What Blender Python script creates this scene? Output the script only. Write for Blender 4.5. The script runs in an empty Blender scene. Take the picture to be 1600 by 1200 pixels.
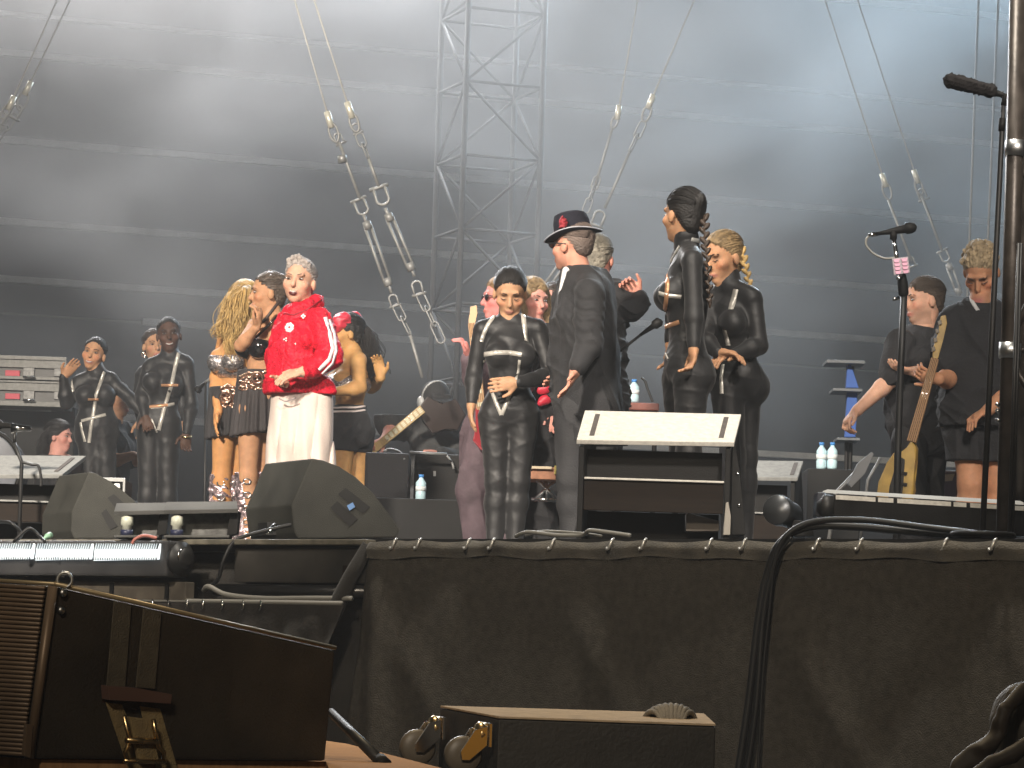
import bpy, bmesh, math, random
import numpy as np
from mathutils import Vector, Matrix
random.seed(4); rng = np.random.default_rng(7)
S = bpy.context.scene; COL = S.collection
R = math.radians
# ------------------------------------------------------------------ camera
F = 5333.0; TILT = math.atan(460 / F); ROLL = R(1.8); CAMZ = -0.6
FW = Vector((0, math.cos(TILT), math.sin(TILT))); UP = Vector((0, -math.sin(TILT), math.cos(TILT))); RT = Vector((1, 0, 0))
CX = RT * math.cos(ROLL) + UP * math.sin(ROLL); CY = -RT * math.sin(ROLL) + UP * math.cos(ROLL)
cam = bpy.data.objects.new('camera', bpy.data.cameras.new('camera')); COL.objects.link(cam)
m = Matrix((CX, CY, -FW)).transposed().to_4x4(); m.translation = (0, 0, CAMZ); cam.matrix_world = m
cam.data.sensor_width = 36; cam.data.lens = 36 * F / 1600; cam.data.clip_start = .1; cam.data.clip_end = 500
S.camera = cam
# ------------------------------------------------------------------ night sky
wd = bpy.data.worlds.new('World'); S.world = wd; wd.use_nodes = True
nt = wd.node_tree; bg = nt.nodes['Background']
sky = nt.nodes.new('ShaderNodeTexSky'); sky.sky_type = 'NISHITA'; sky.sun_disc = False
sky.sun_elevation = R(4); sky.sun_rotation = R(160)
nt.links.new(sky.outputs[0], bg.inputs[0]); bg.inputs[1].default_value = .006
S.view_settings.view_transform = 'Standard'; S.view_settings.look = 'None'; S.view_settings.exposure = 0; S.view_settings.gamma = 1
S.cycles.use_denoising = True; S.cycles.volume_bounces = 1; S.cycles.max_bounces = 6
S.cycles.volume_step_rate = 1; S.cycles.sample_clamp_indirect = 4
S.cycles.diffuse_bounces = 3; S.cycles.glossy_bounces = 3
# ------------------------------------------------------------------ stage lighting (lamps on the rig above and in front of the stage)
def spot(name, loc, at, power, col, ang, blend=.6, rad=.25):
    l = bpy.data.lights.new(name, 'SPOT'); l.energy = power; l.color = col; l.spot_size = R(ang); l.spot_blend = blend; l.shadow_soft_size = rad
    o = bpy.data.objects.new(name, l); COL.objects.link(o); o.location = loc
    o.rotation_euler = (Vector(at) - Vector(loc)).to_track_quat('-Z', 'Y').to_euler()
    return o
LAMPS = [
 # key lights on the front rig, left and right
 ('follow_spot', (-6.5, 4, 7.5), (-1.2, 21, 1.2), 25000, (1, .89, .76), 25, .3, .7),
 ('follow_spot', (3.0, 2.5, 7.5), (.9, 18, 1.0), 8500, (1, .90, .80), 19, .4, .6),
 # back lights on the rear truss, shining through the smoke
 ('back_light', (-5.6, 29.6, 6.9), (-3.2, 26, 4.2), 1700, (1, .97, .94), 125, 1, .2),
 ('back_light', (-3.2, 29.8, 6.9), (-1.8, 26, 4.0), 1400, (1, .98, .97), 125, 1, .2),
 ('back_light', (-.4, 30.0, 6.9), (-.2, 26, 4.0), 1150, (.98, .98, 1), 125, 1, .2),
 ('back_light', (2.2, 30.4, 6.8), (1.4, 26, 3.2), 1150, (.70, .87, 1), 125, 1, .2),
 ('back_light', (4.6, 30.8, 6.8), (3.0, 26, 2.8), 1150, (.58, .82, 1), 125, 1, .2),
 ('rim_light', (-2.5, 27, 7.4), (-.5, 18.5, 1.2), 2400, (.95, .97, 1), 45, .8, .3),
 ('rim_light', (4.5, 27, 7.4), (1.2, 17.5, 1.2), 2400, (.85, .94, 1), 45, .8, .3),
 ('top_wash', (.6, 13.6, 7.5), (.5, 14.8, -.5), 1900, (1, .92, .80), 62, .8, .3),
 ('front_wash', (-2.5, -4, 6.5), (.2, 13, -.7), 4600, (1, .85, .66), 20, .8, .8),
 ('work_light', (-.6, 11.2, 4.2), (-.35, 9.6, -.8), 480, (1, .80, .52), 60, .7, .2),
]
for a in LAMPS: spot(*a)

def W(px, py, d):
    u = (px - 800) / F; v = (600 - py) / F
    u, v = u * math.cos(ROLL) - v * math.sin(ROLL), u * math.sin(ROLL) + v * math.cos(ROLL)
    D = FW + RT * u + UP * v
    return Vector((0, 0, CAMZ)) + D * (d / D.y)
def WZ(px, py, z):
    p = W(px, py, 1.0) - Vector((0, 0, CAMZ))
    return Vector((0, 0, CAMZ)) + p * ((z - CAMZ) / p.z)
# ------------------------------------------------------------------ materials
MATS = {}
def mat(name, col, rough=.6, metal=0, bump=0, bscale=40, var=0, vscale=6, spec=.5, sheen=0, coat=0, emit=None, estr=0, attr=False, sss=0, stretch=None):
    if name in MATS: return MATS[name]
    M = bpy.data.materials.new(name); M.use_nodes = True; n = M.node_tree.nodes; L = M.node_tree.links
    b = n['Principled BSDF']; b.inputs['Base Color'].default_value = (*col, 1); b.inputs['Roughness'].default_value = rough
    b.inputs['Metallic'].default_value = metal; b.inputs['Specular IOR Level'].default_value = spec
    b.inputs['Sheen Weight'].default_value = sheen; b.inputs['Coat Weight'].default_value = coat
    if sss: b.inputs['Subsurface Weight'].default_value = sss; b.inputs['Subsurface Radius'].default_value = (.02, .008, .004); b.inputs['Subsurface Scale'].default_value = .5
    if emit: b.inputs['Emission Color'].default_value = (*emit, 1); b.inputs['Emission Strength'].default_value = estr
    tc = n.new('ShaderNodeTexCoord'); src = tc.outputs['Object']
    if stretch:
        mp = n.new('ShaderNodeMapping'); mp.inputs['Scale'].default_value = stretch; L.new(src, mp.inputs[0]); src = mp.outputs[0]
    base = None
    if attr:
        at = n.new('ShaderNodeAttribute'); at.attribute_name = 'Col'; base = at.outputs['Color']; L.new(base, b.inputs['Base Color'])
    if var:
        nz = n.new('ShaderNodeTexNoise'); nz.inputs['Scale'].default_value = vscale; nz.inputs['Detail'].default_value = 6; L.new(src, nz.inputs['Vector'])
        mr = n.new('ShaderNodeMapRange'); mr.inputs[1].default_value = .3; mr.inputs[2].default_value = .7; mr.inputs[3].default_value = 1 - var; mr.inputs[4].default_value = 1 + var
        L.new(nz.outputs['Fac'], mr.inputs[0])
        mx = n.new('ShaderNodeMix'); mx.data_type = 'RGBA'; mx.blend_type = 'MULTIPLY'; mx.inputs[0].default_value = 1
        if base: L.new(base, mx.inputs[6])
        else: mx.inputs[6].default_value = (*col, 1)
        L.new(mr.outputs[0], mx.inputs[7]); L.new(mx.outputs[2], b.inputs['Base Color'])
        rr = n.new('ShaderNodeMapRange'); rr.inputs[3].default_value = max(.03, rough - .12); rr.inputs[4].default_value = min(1, rough + .12)
        L.new(nz.outputs['Fac'], rr.inputs[0]); L.new(rr.outputs[0], b.inputs['Roughness'])
    if bump:
        nb = n.new('ShaderNodeTexNoise'); nb.inputs['Scale'].default_value = bscale; nb.inputs['Detail'].default_value = 5; L.new(src, nb.inputs['Vector'])
        bp = n.new('ShaderNodeBump'); bp.inputs['Strength'].default_value = bump; bp.inputs['Distance'].default_value = .01
        L.new(nb.outputs['Fac'], bp.inputs['Height']); L.new(bp.outputs[0], b.inputs['Normal'])
    MATS[name] = M
    return M
M_blk = mat('black_paint', (.011, .0105, .010), .6, spec=.25, bump=.15, bscale=180, var=.3, vscale=9)
M_wedge = mat('textured_black_paint', (.040, .040, .035), .65, spec=.3, bump=.35, bscale=260, var=.22, vscale=7)
M_case = mat('charcoal_paint', (.016, .0158, .0155), .7, spec=.25, var=.3, vscale=5)
M_white = mat('worn_white_board', (.70, .675, .61), .8, spec=.1, bump=.2, bscale=90, var=.12, vscale=40)
M_grey = mat('grey_board', (.30, .305, .295), .85, spec=.06, bump=.2, bscale=90, var=.15, vscale=30)
M_brown = mat('brown_stained_ply', (.018, .0125, .009), .7, spec=.2, var=.3, vscale=12, stretch=(1, 1, 8))
M_ply = mat('plywood', (.44, .25, .12), .85, spec=.02, bump=.15, bscale=60, var=.2, vscale=7, stretch=(1, 12, 1))
M_steel = mat('galvanised_steel', (.55, .56, .56), .38, 1, bump=.1, bscale=60, var=.15, vscale=20)
M_alu = mat('aluminium', (.34, .345, .34), .5, .5, var=.12, vscale=20)
M_chrome = mat('chrome', (.75, .75, .74), .14, 1)
M_brass = mat('yellow_zinc_steel', (.75, .55, .28), .28, 1, var=.15, vscale=30)
M_web = mat('olive_webbing', (.28, .21, .10), .75, bump=.5, bscale=220, var=.2, vscale=30)
M_webd = mat('dark_webbing', (.09, .075, .05), .8, bump=.5, bscale=220, var=.2, vscale=30)
M_rope_steel = mat('dull_zinc', (.27, .275, .27), .5, .25, var=.15, vscale=20)
M_wire = mat('pale_wire_rope', (.5, .5, .48), .6)
M_rub = mat('black_rubber', (.018, .018, .018), .5, var=.2)
M_cloth = mat('black_stage_cloth', (.088, .079, .065), .9, bump=.9, bscale=170, var=.22, vscale=30, spec=.2)
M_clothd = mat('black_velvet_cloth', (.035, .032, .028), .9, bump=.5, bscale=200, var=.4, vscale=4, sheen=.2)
M_bottle = mat('clear_blue_plastic', (.55, .78, .86), .12, var=.1, spec=.6, coat=.4)
M_cap = mat('blue_plastic_cap', (.06, .25, .62), .4)
M_red = mat('red_label', (.5, .03, .06), .5)
# ------------------------------------------------------------------ object helpers
def tag(o, label=None, cat=None, group=None, kind=None):
    if label: o['label'] = label
    if cat: o['category'] = cat
    if group: o['group'] = group
    if kind: o['kind'] = kind
    return o
def thing(name, label, cat, loc=(0, 0, 0), group=None):
    o = bpy.data.objects.new(name, None); COL.objects.link(o); o.location = loc; o.empty_display_size = .1
    return tag(o, label, cat, group)
def link(name, me, mt, parent=None, smooth=False):
    o = bpy.data.objects.new(name, me); COL.objects.link(o)
    if mt is not None:
        for q in (mt if isinstance(mt, (list, tuple)) else [mt]): me.materials.append(q)
    if parent is not None:
        o.parent = parent; o.matrix_parent_inverse = Matrix.Translation(parent.location).inverted()
    if smooth: me.polygons.foreach_set('use_smooth', [True] * len(me.polygons))
    return o
def fin(name, bm, mt, parent=None, smooth=False, bevel=0):
    if bevel: bmesh.ops.bevel(bm, geom=bm.edges[:], offset=bevel, segments=2, affect='EDGES', profile=.6)
    bmesh.ops.recalc_face_normals(bm, faces=bm.faces[:])
    me = bpy.data.meshes.new(name); bm.to_mesh(me); bm.free()
    return link(name, me, mt, parent, smooth)
def hexa(bm, c8):
    v = [bm.verts.new(p) for p in c8]
    for f in ((0, 3, 2, 1), (4, 5, 6, 7), (0, 1, 5, 4), (1, 2, 6, 5), (2, 3, 7, 6), (3, 0, 4, 7)): bm.faces.new([v[i] for i in f])
def box(name, lo, hi, mt, parent=None, bevel=.006, M=None):
    bm = bmesh.new(); (a, b, c), (d, e, f) = lo, hi
    P = [Vector(q) for q in ((a, b, c), (d, b, c), (d, e, c), (a, e, c), (a, b, f), (d, b, f), (d, e, f), (a, e, f))]
    if M is not None: P = [M @ p for p in P]
    hexa(bm, P); return fin(name, bm, mt, parent, bevel=bevel)
def prism(name, poly, vec, mt, parent=None, bevel=.006, smooth=False):
    bm = bmesh.new(); vec = Vector(vec)
    a = [bm.verts.new(p) for p in poly]; b = [bm.verts.new(Vector(p) + vec) for p in poly]; n = len(a)
    bm.faces.new(a); bm.faces.new(b[::-1])
    for i in range(n): bm.faces.new((a[i], b[i], b[(i + 1) % n], a[(i + 1) % n]))
    return fin(name, bm, mt, parent, bevel=bevel, smooth=smooth)
def slab(name, quad, thick, mt, parent=None, bevel=.004):      # a board from its visible quad, thickness behind it
    q = [Vector(p) for p in quad]; n = (q[1] - q[0]).cross(q[3] - q[0]).normalized()
    if n.y < 0: n = -n
    return prism(name, q, n * thick, mt, parent, bevel)
def add_tube(bm, pts, r, seg=8, closed=False, cap=True):
    P = [Vector(p) for p in pts]; n = len(P); rs = r if isinstance(r, (list, tuple)) else [r] * n
    rings = []; prev = None
    for i, p in enumerate(P):
        t = (P[(i + 1) % n] - P[i - 1]) if closed else (P[min(i + 1, n - 1)] - P[max(i - 1, 0)])
        t = t.normalized() if t.length > 1e-9 else Vector((0, 0, 1))
        if prev is None:
            a = Vector((0, 0, 1)) if abs(t.z) < .9 else Vector((1, 0, 0)); x = t.cross(a).normalized()
        else: x = (prev - t * prev.dot(t)).normalized()
        prev = x; y = t.cross(x)
        rings.append([bm.verts.new(p + (x * math.cos(2 * math.pi * k / seg) + y * math.sin(2 * math.pi * k / seg)) * rs[i]) for k in range(seg)])
    for i in range(n if closed else n - 1):
        A, B = rings[i], rings[(i + 1) % n]
        for k in range(seg): bm.faces.new((A[k], A[(k + 1) % seg], B[(k + 1) % seg], B[k]))
    if not closed and cap:
        bm.faces.new(rings[0][::-1]); bm.faces.new(rings[-1])
def tube(name, pts, r, mt, parent=None, seg=8, closed=False, smooth=True):
    bm = bmesh.new(); add_tube(bm, pts, r, seg, closed); return fin(name, bm, mt, parent, smooth)
def spline(pts, n=8):
    P = [Vector(p) for p in pts]; out = []
    for i in range(len(P) - 1):
        p0, p1, p2, p3 = P[max(i - 1, 0)], P[i], P[i + 1], P[min(i + 2, len(P) - 1)]
        for k in range(n):
            t = k / n; out.append(.5 * ((2 * p1) + (p2 - p0) * t + (2 * p0 - 5 * p1 + 4 * p2 - p3) * t * t + (3 * p1 - p0 - 3 * p2 + p3) * t ** 3))
    return out + [P[-1]]
def lathe(name, base, axis, prof, mt, parent=None, seg=16, smooth=True):     # prof: (along, radius)
    ax = Vector(axis).normalized(); return tube(name, [Vector(base) + ax * h for h, r in prof], [max(r, .0005) for h, r in prof], mt, parent, seg, smooth=smooth)
def ringpts(c, u, v, n=20): return [Vector(c) + Vector(u) * math.cos(2 * math.pi * k / n) + Vector(v) * math.sin(2 * math.pi * k / n) for k in range(n)]
# ------------------------------------------------------------------ figures: distance fields turned into one continuous surface
def cone_d(P, a, b, ra, rb):
    a = np.array(a); b = np.array(b); ba = b - a; l2 = float(ba @ ba) + 1e-12
    t = np.clip(((P - a) @ ba) / l2, 0, 1)
    return np.linalg.norm(P - a - t[..., None] * ba, axis=-1) - (ra + (rb - ra) * t)
def ell_d(P, c, A, r):
    q = (P - np.array(c)) @ np.array(A).T; r = np.array(r)
    k0 = np.linalg.norm(q / r, axis=-1); k1 = np.linalg.norm(q / (r * r), axis=-1)
    return k0 * (k0 - 1) / np.maximum(k1, 1e-9)
class Field:
    def __init__(s, vox): s.p = []; s.vox = vox; s.cuts = []; s.disp = None; s.d = None
    def cone(s, a, b, ra, rb, k=.02, tag='', sub=False): s.p.append(('c', np.array(a), np.array(b), ra, rb, k, tag, sub)); return s
    def ell(s, c, A, r, k=.02, tag='', sub=False): s.p.append(('e', np.array(c), np.array(A), np.array(r, float), 0, k, tag, sub)); return s
    def chain(s, pts, rs, k=.02, tag=''):
        for i in range(len(pts) - 1): s.cone(pts[i], pts[i + 1], rs[i], rs[i + 1], k, tag)
    def cut(s, point, normal): s.cuts.append((np.array(point), np.array(Vector(normal).normalized()))); return s      # removes the side the normal points to
    def take(s, other, tags, e):
        for q in other.p:
            if q[6] in tags and not q[7]:
                s.p.append(('c', q[1], q[2], q[3] + e, q[4] + e, q[5], q[6], False) if q[0] == 'c' else ('e', q[1], q[2], q[3] + e, 0, q[5], q[6], False))
        return s
    def bb(s, q):
        if q[0] == 'c':
            r = max(q[3], q[4]); return np.minimum(q[1], q[2]) - r, np.maximum(q[1], q[2]) + r
        e = np.sqrt(((q[2] * q[3][:, None]) ** 2).sum(0)); return q[1] - e, q[1] + e
    def run(s):
        v = s.vox; add = [q for q in s.p if not q[7]]
        lo = np.min([s.bb(q)[0] for q in add], 0) - 4 * v - .015; hi = np.max([s.bb(q)[1] for q in add], 0) + 4 * v + .015
        n = np.ceil((hi - lo) / v).astype(int) + 1; s.lo = lo; s.n = n
        d = np.full(n, 9.0, np.float32)
        ax = [lo[i] + v * np.arange(n[i]) for i in range(3)]
        for q in s.p:
            a, b = s.bb(q); mg = q[5] + 3 * v + .012
            i0 = np.clip(((a - mg - lo) / v).astype(int), 0, n - 1); i1 = np.clip(((b + mg - lo) / v).astype(int) + 2, 1, n)
            sl = tuple(slice(i0[i], i1[i]) for i in range(3))
            P = np.stack(np.meshgrid(*[ax[i][sl[i]] for i in range(3)], indexing='ij'), -1)
            x = cone_d(P, q[1], q[2], q[3], q[4]) if q[0] == 'c' else ell_d(P, q[1], q[2], q[3])
            o = d[sl]; k = max(q[5], 1e-4)
            if q[7]:
                x = -x; h = np.maximum(k - np.abs(o - x), 0) / k; d[sl] = np.maximum(o, x) + h * h * k * .25
            else:
                h = np.maximum(k - np.abs(o - x), 0) / k; d[sl] = np.minimum(o, x) - h * h * k * .25
        if s.disp or s.cuts:
            I = np.argwhere(d < .05); P = lo + I * v; t = tuple(I.T); x = d[t]
            if s.disp: x = x + s.disp(P)
            for c, nn in s.cuts: x = np.maximum(x, (P - c) @ nn)
            d[t] = x
        s.d = d; return s
    def sd(s, p):
        q = (np.array(p) - s.lo) / s.vox
        if (q < 0).any() or (q >= s.n - 1).any(): return 9.0
        i = q.astype(int); f = q - i; b = s.d[i[0]:i[0] + 2, i[1]:i[1] + 2, i[2]:i[2] + 2]
        b = b[0] * (1 - f[0]) + b[1] * f[0]; b = b[0] * (1 - f[1]) + b[1] * f[1]; return b[0] * (1 - f[2]) + b[1] * f[2]
    def hit(s, px, py, d0):      # where the photograph's pixel meets this surface
        o = W(px, py, d0 - .7); e = W(px, py, d0 + .7)
        for k in range(281):
            p = o.lerp(e, k / 280)
            if s.sd(p) < .001:
                h = .012; g = Vector([s.sd(p + Vector(a) * h) - s.sd(p - Vector(a) * h) for a in ((1, 0, 0), (0, 1, 0), (0, 0, 1))])
                return p, (g.normalized() if 0 < g.length < 3 else Vector((0, -1, 0)))
        return None
    def mesh(s):
        if s.d is None: s.run()
        d = s.d; n = s.n; sg = d < 0
        c = sum(sg[i:n[0] - 1 + i, j:n[1] - 1 + j, k:n[2] - 1 + k].astype(np.int8) for i in (0, 1) for j in (0, 1) for k in (0, 1))
        A = np.argwhere((c > 0) & (c < 8)); idx = np.full(c.shape, -1, np.int32); idx[tuple(A.T)] = np.arange(len(A))
        acc = np.zeros((len(A), 3)); cnt = np.zeros(len(A))
        cor = [np.array(q) for q in ((0, 0, 0), (1, 0, 0), (0, 1, 0), (1, 1, 0), (0, 0, 1), (1, 0, 1), (0, 1, 1), (1, 1, 1))]
        for i, j in ((0, 1), (2, 3), (4, 5), (6, 7), (0, 2), (1, 3), (4, 6), (5, 7), (0, 4), (1, 5), (2, 6), (3, 7)):
            da = d[tuple((A + cor[i]).T)]; db = d[tuple((A + cor[j]).T)]; mk = (da < 0) != (db < 0)
            t = np.where(mk, da / np.where(mk, da - db, 1), 0)[:, None]
            acc += np.where(mk[:, None], cor[i] + t * (cor[j] - cor[i]), 0); cnt += mk
        V = s.lo + (A + acc / cnt[:, None]) * s.vox
        Q = []
        for a in range(3):
            b, e = (a + 1) % 3, (a + 2) % 3
            s0 = [slice(None)] * 3; s1 = [slice(None)] * 3; s0[a] = slice(0, -1); s1[a] = slice(1, None)
            ch = np.argwhere(sg[tuple(s0)] != sg[tuple(s1)]); ch = ch[(ch[:, b] > 0) & (ch[:, e] > 0)]
            ub = np.eye(3, dtype=int)[b]; ue = np.eye(3, dtype=int)[e]
            q = np.stack([idx[tuple((ch - ub - ue).T)], idx[tuple((ch - ue).T)], idx[tuple(ch.T)], idx[tuple((ch - ub).T)]], 1)
            fl = ~sg[tuple(ch.T)]; q[fl] = q[fl][:, ::-1]; Q.append(q)
        Q = np.concatenate(Q); Q = Q[(Q >= 0).all(1)]
        return V, Q
    def build(s, name, mt, parent, colour=None, shift=None):
        V, Q = s.mesh(); me = bpy.data.meshes.new(name)
        me.vertices.add(len(V)); me.vertices.foreach_set('co', V.astype(np.float32).ravel())
        me.loops.add(Q.size); me.loops.foreach_set('vertex_index', Q.astype(np.int32).ravel())
        me.polygons.add(len(Q)); me.polygons.foreach_set('loop_start', np.arange(len(Q), dtype=np.int32) * 4)
        me.polygons.foreach_set('use_smooth', np.ones(len(Q), bool)); me.update(calc_edges=True); me.validate()
        if colour is not None:
            c = np.ones((len(V), 4), np.float32); c[:, :3] = colour(V)
            at = me.color_attributes.new('Col', 'FLOAT_COLOR', 'POINT'); at.data.foreach_set('color', c.ravel())
        return link(name, me, mt, parent)
def wrinkle(amp, freq, seed=0, axis=None):
    g = np.random.default_rng(seed); K = g.normal(size=(9, 3)); K /= np.linalg.norm(K, axis=1)[:, None]
    if axis is not None: K = K * np.array(axis); K /= np.linalg.norm(K, axis=1)[:, None]
    ph = g.uniform(0, 6.28, 9); fr = freq * g.uniform(.6, 1.7, 9)
    def f(P):
        w = 0; warp = np.sin(P @ K[0] * 9 + ph[0])[:, None] * .03
        for k, p, q in zip(K, ph, fr): w = w + np.sin((P + warp) @ k * q + p)
        return amp * w / 3
    return f
def folds(amp, freq, seed=0, axis=(1, 1, 1), base=None):      # sharp irregular creases in cloth
    g = np.random.default_rng(seed + 500); K = g.normal(size=(7, 3)) * np.array(axis); K /= np.linalg.norm(K, axis=1)[:, None]
    ph = g.uniform(0, 6.28, 7); fr = freq * g.uniform(.5, 1.5, 7); M1 = g.normal(size=(7, 3)); M1 /= np.linalg.norm(M1, axis=1)[:, None]
    def f(P):
        w = 0
        for k, p_, q, m_ in zip(K, ph, fr, M1):
            wp = .5 * np.sin(P @ m_ * 11 + p_ * 2); mask = np.clip(np.sin(P @ m_ * 6.5 + p_ * 3) + .25, 0, 1)
            w = w - mask * (1 - np.abs(np.sin(P @ k * q * .5 + p_ + wp))) ** 3
        return amp * w + (base(P) if base else 0)
    return f
SK = dict(fair=(.62, .36, .25), tan=(.50, .27, .15), olive=(.46, .26, .15), dark=(.085, .045, .03), red=(.60, .27, .20), pink=(.66, .33, .27), brown=(.34, .17, .09))
M_skin = mat('skin', (.6, .35, .25), .62, attr=True, sss=.15, bump=.15, bscale=140, var=.10, vscale=30, spec=.3)
def frame(yaw, pitch=0, roll=0):
    y, p, r = R(yaw), R(pitch), R(roll)        # yaw 0 looks at the camera, + to the right of the picture
    f = Vector((math.sin(y) * math.cos(p), -math.cos(y) * math.cos(p), math.sin(p))); x = f.cross(Vector((0, 0, 1))).normalized(); z = x.cross(f)
    q = Matrix.Rotation(-r, 3, Vector((0, 1, 0))); return [q @ x, q @ f, q @ z]
class Figure:
    def __init__(s, label, d, skin='fair', sex='f', vox=None, hs=1.0):
        s.d = d; s.sex = sex; s.hs = hs; s.skin = np.array(SK[skin] if isinstance(skin, str) else skin); s.B = Field(vox or max(.0062, d * .00036)); s.vox = s.B.vox
        s.root = thing('person', label, 'person', (0, d, 0)); s.w = 1.0
    def J(s, q): return W(q[0], q[1], s.d + (q[2] if len(q) > 2 else 0))
    def head(s, px, py, dd=0, yaw=0, pitch=0, roll=0, mouth=None, brow=(.05, .035, .025), lips=(.42, .14, .12), stubble=0, eyes=True):
        h = s.hs; C = s.J((px, py, dd)); A = frame(yaw, pitch, roll); s.C = C; s.A = A
        L = lambda x, y, z: C + (A[0] * x + A[1] * y + A[2] * z) * h
        s.root.location = (C.x, C.y, 0)
        s.L = L; B = s.B; E = lambda c, r, k=.02, sub=False, t='head': B.ell(L(*c), A, np.array(r) * h, k, t, sub)
        E((0, -.012, .036), (.076, .097, .086)); E((0, .022, -.038), (.058 if s.sex == 'f' else .063, .068, .076), .03)
        E((0, .06, -.098), (.024, .022, .018), .03)
        for x in (-1, 1):
            E((x * .044, .055, -.026), (.024, .026, .022), .02); E((x * .078, -.006, -.012), (.010, .019, .028), .008)
            E((x * .032, .104, .004), (.02, .022, .012), .012, True)
        B.cone(L(-.036, .082, .026), L(.036, .082, .026), .011 * h, .011 * h, .014, 'head')
        B.cone(L(0, .086, .008), L(0, .104, -.032), .008 * h, .0125 * h, .012, 'head')
        E((0, .086, -.066), (.024, .011, .006), .006); E((0, .084, -.077), (.02, .012, .006), .006)
        s.mouth, s.lips, s.stub, s.browc, s.eyes = mouth, np.array(lips), stubble, brow, eyes
        return s
    def arm(s, t, sh, el, wr, tip=None, normal=(0, -1, 0), curl=.5, side=1, thumb=True):
        f = s.sex == 'f'; B = s.B; a, b, c = s.J(sh), s.J(el), s.J(wr)
        r = ((.044, .037, .040, .025) if f else (.053, .044, .047, .030)); w = s.w
        B.cone(a, b, r[0] * w, r[1] * w, .02, 'up' + t); mid = b.lerp(c, .28)
        B.chain([b, mid, c], [r[1] * w, r[2] * w, r[3] * w], .02, 'lo' + t)
        if tip is not None: s.hand(c, s.J(tip), normal, curl, side, r[3], thumb)
    def hand(s, wr, tip, normal, curl, side, rw, thumb=True):
        B = s.B; k = (1 if s.sex == 'm' else .92) * 1.05; D = (tip - wr).normalized(); N = Vector(normal); N = (N - D * N.dot(D)).normalized(); X = D.cross(N) * side
        B.cone(wr, wr + D * .03, rw, .026, .015, 'hand')
        B.ell(wr + D * .058 * k, [X, D, N], (.041 * k, .05 * k, .018), .012, 'hand')
        for i, (x, ln) in enumerate(((-.031, .066), (-.0105, .08), (.0105, .085), (.031, .076))):
            b0 = wr + (D * .092 + X * x) * k; a1 = curl * (.7 + .12 * i); a2 = curl * 1.7
            sp = X * x * 1.6
            d1 = (D * math.cos(a1) + N * math.sin(a1) + sp).normalized(); d2 = (D * math.cos(a2) + N * math.sin(a2) + sp).normalized()
            b1 = b0 + d1 * ln * .5 * k; b2 = b1 + d2 * ln * .5 * k
            B.cone(b0 - D * .012, b1, .0098, .009, .004, 'hand'); B.cone(b1, b2, .009, .0078, .004, 'hand')
        if thumb:
            t0 = wr + (D * .03 + X * .03) * k; t1 = t0 + (D * .03 + X * .03 + N * .008) * k; t2 = t1 + (D * .035 + X * .012 + N * .01) * k
            B.cone(t0, t1, .014, .0115, .01, 'hand'); B.cone(t1, t2, .0115, .009, .004, 'hand')
    def torso(s, neck, shA, shB, hipA, hipB, face=1, bust=1.0, belly=0, wide=1.0):
        f = s.sex == 'f'; B = s.B; a, b, ha, hb, nk = s.J(shA), s.J(shB), s.J(hipA), s.J(hipB), s.J(neck)
        lat = (b - a).normalized(); sm = (a + b) / 2; hm = (ha + hb) / 2; up = (sm - hm).normalized(); lat = (lat - up * lat.dot(up)).normalized()
        fw = lat.cross(up) * face; A = [lat, fw, up]; s.T = A; s.sm, s.hm = sm, hm; hl = (sm - hm).length; hw = (b - a).length / 2; q = wide
        B.ell(hm.lerp(sm, .70), A, (max(.13, hw * .80) * q, (.105 if f else .125) * q, hl * .36), .04, 'torso')
        B.ell(hm.lerp(sm, .36), A, ((.098 if f else .142) * q, (.080 if f else .108) * q, hl * .33), .05, 'torso')
        B.ell(hm + up * .02, A, ((.146 if f else .155) * q, .104 * q, .122), .05, 'torso')
        B.cone(a, b, .047 if f else .056, .047 if f else .056, .03, 'torso')
        for p in (a, b): B.cone(nk, nk.lerp(p, .75), .045, .040 if f else .048, .03, 'torso')
        for x in (-1, 1):
            if f: B.ell(hm.lerp(sm, .66) + lat * x * .068 + fw * .082, A, np.array((.064, .062, .062)) * bust, .025, 'torso')
            elif True: B.ell(hm.lerp(sm, .76) + lat * x * .075 + fw * .07, A, (.085, .055, .06), .04, 'torso')
            B.ell(hm + lat * x * .07 - fw * .05 - up * .045, A, (.082, .078, .09), .04, 'torso')
        if belly: B.ell(hm.lerp(sm, .33) + fw * .06, A, (.13, belly, .14), .06, 'torso')
        B.cone(nk, s.L(0, -.022, -.055), .057 if f else .066, .049 if f else .060, .025, 'neck')
    def leg(s, t, hip, knee, ankle, toe=None, w=1.0, heel=0):
        f = s.sex == 'f'; B = s.B; h, k, a = s.J(hip), s.J(knee), s.J(ankle)
        r = (.082, .054, .055, .036) if f else (.084, .058, .060, .040); r = [x * w for x in r]
        B.cone(h, k, r[0], r[1], .03, 'th' + t); m_ = k.lerp(a, .3) + Vector((0, .012, 0)); B.chain([k, m_, a], [r[1], r[2], r[3]], .03, 'sh' + t)
        tv = Vector(toe or (0, -1, 0)).normalized(); g = Vector((a.x, a.y, .045 + heel * .3)); B.cone(a, g + Vector((0, 0, heel * .5)), r[3], .036, .02, 'foot'); B.cone(g, Vector((g.x, g.y, .04)) + tv * .15, .04, .03, .02, 'foot')
    def foot_y(s, px):      # pixel row of the stage floor at this depth
        lo, hi = 600, 1100
        for _ in range(30):
            mm = (lo + hi) / 2
            if W(px, mm, s.d).z > .07: lo = mm
            else: hi = mm
        return lo
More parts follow.
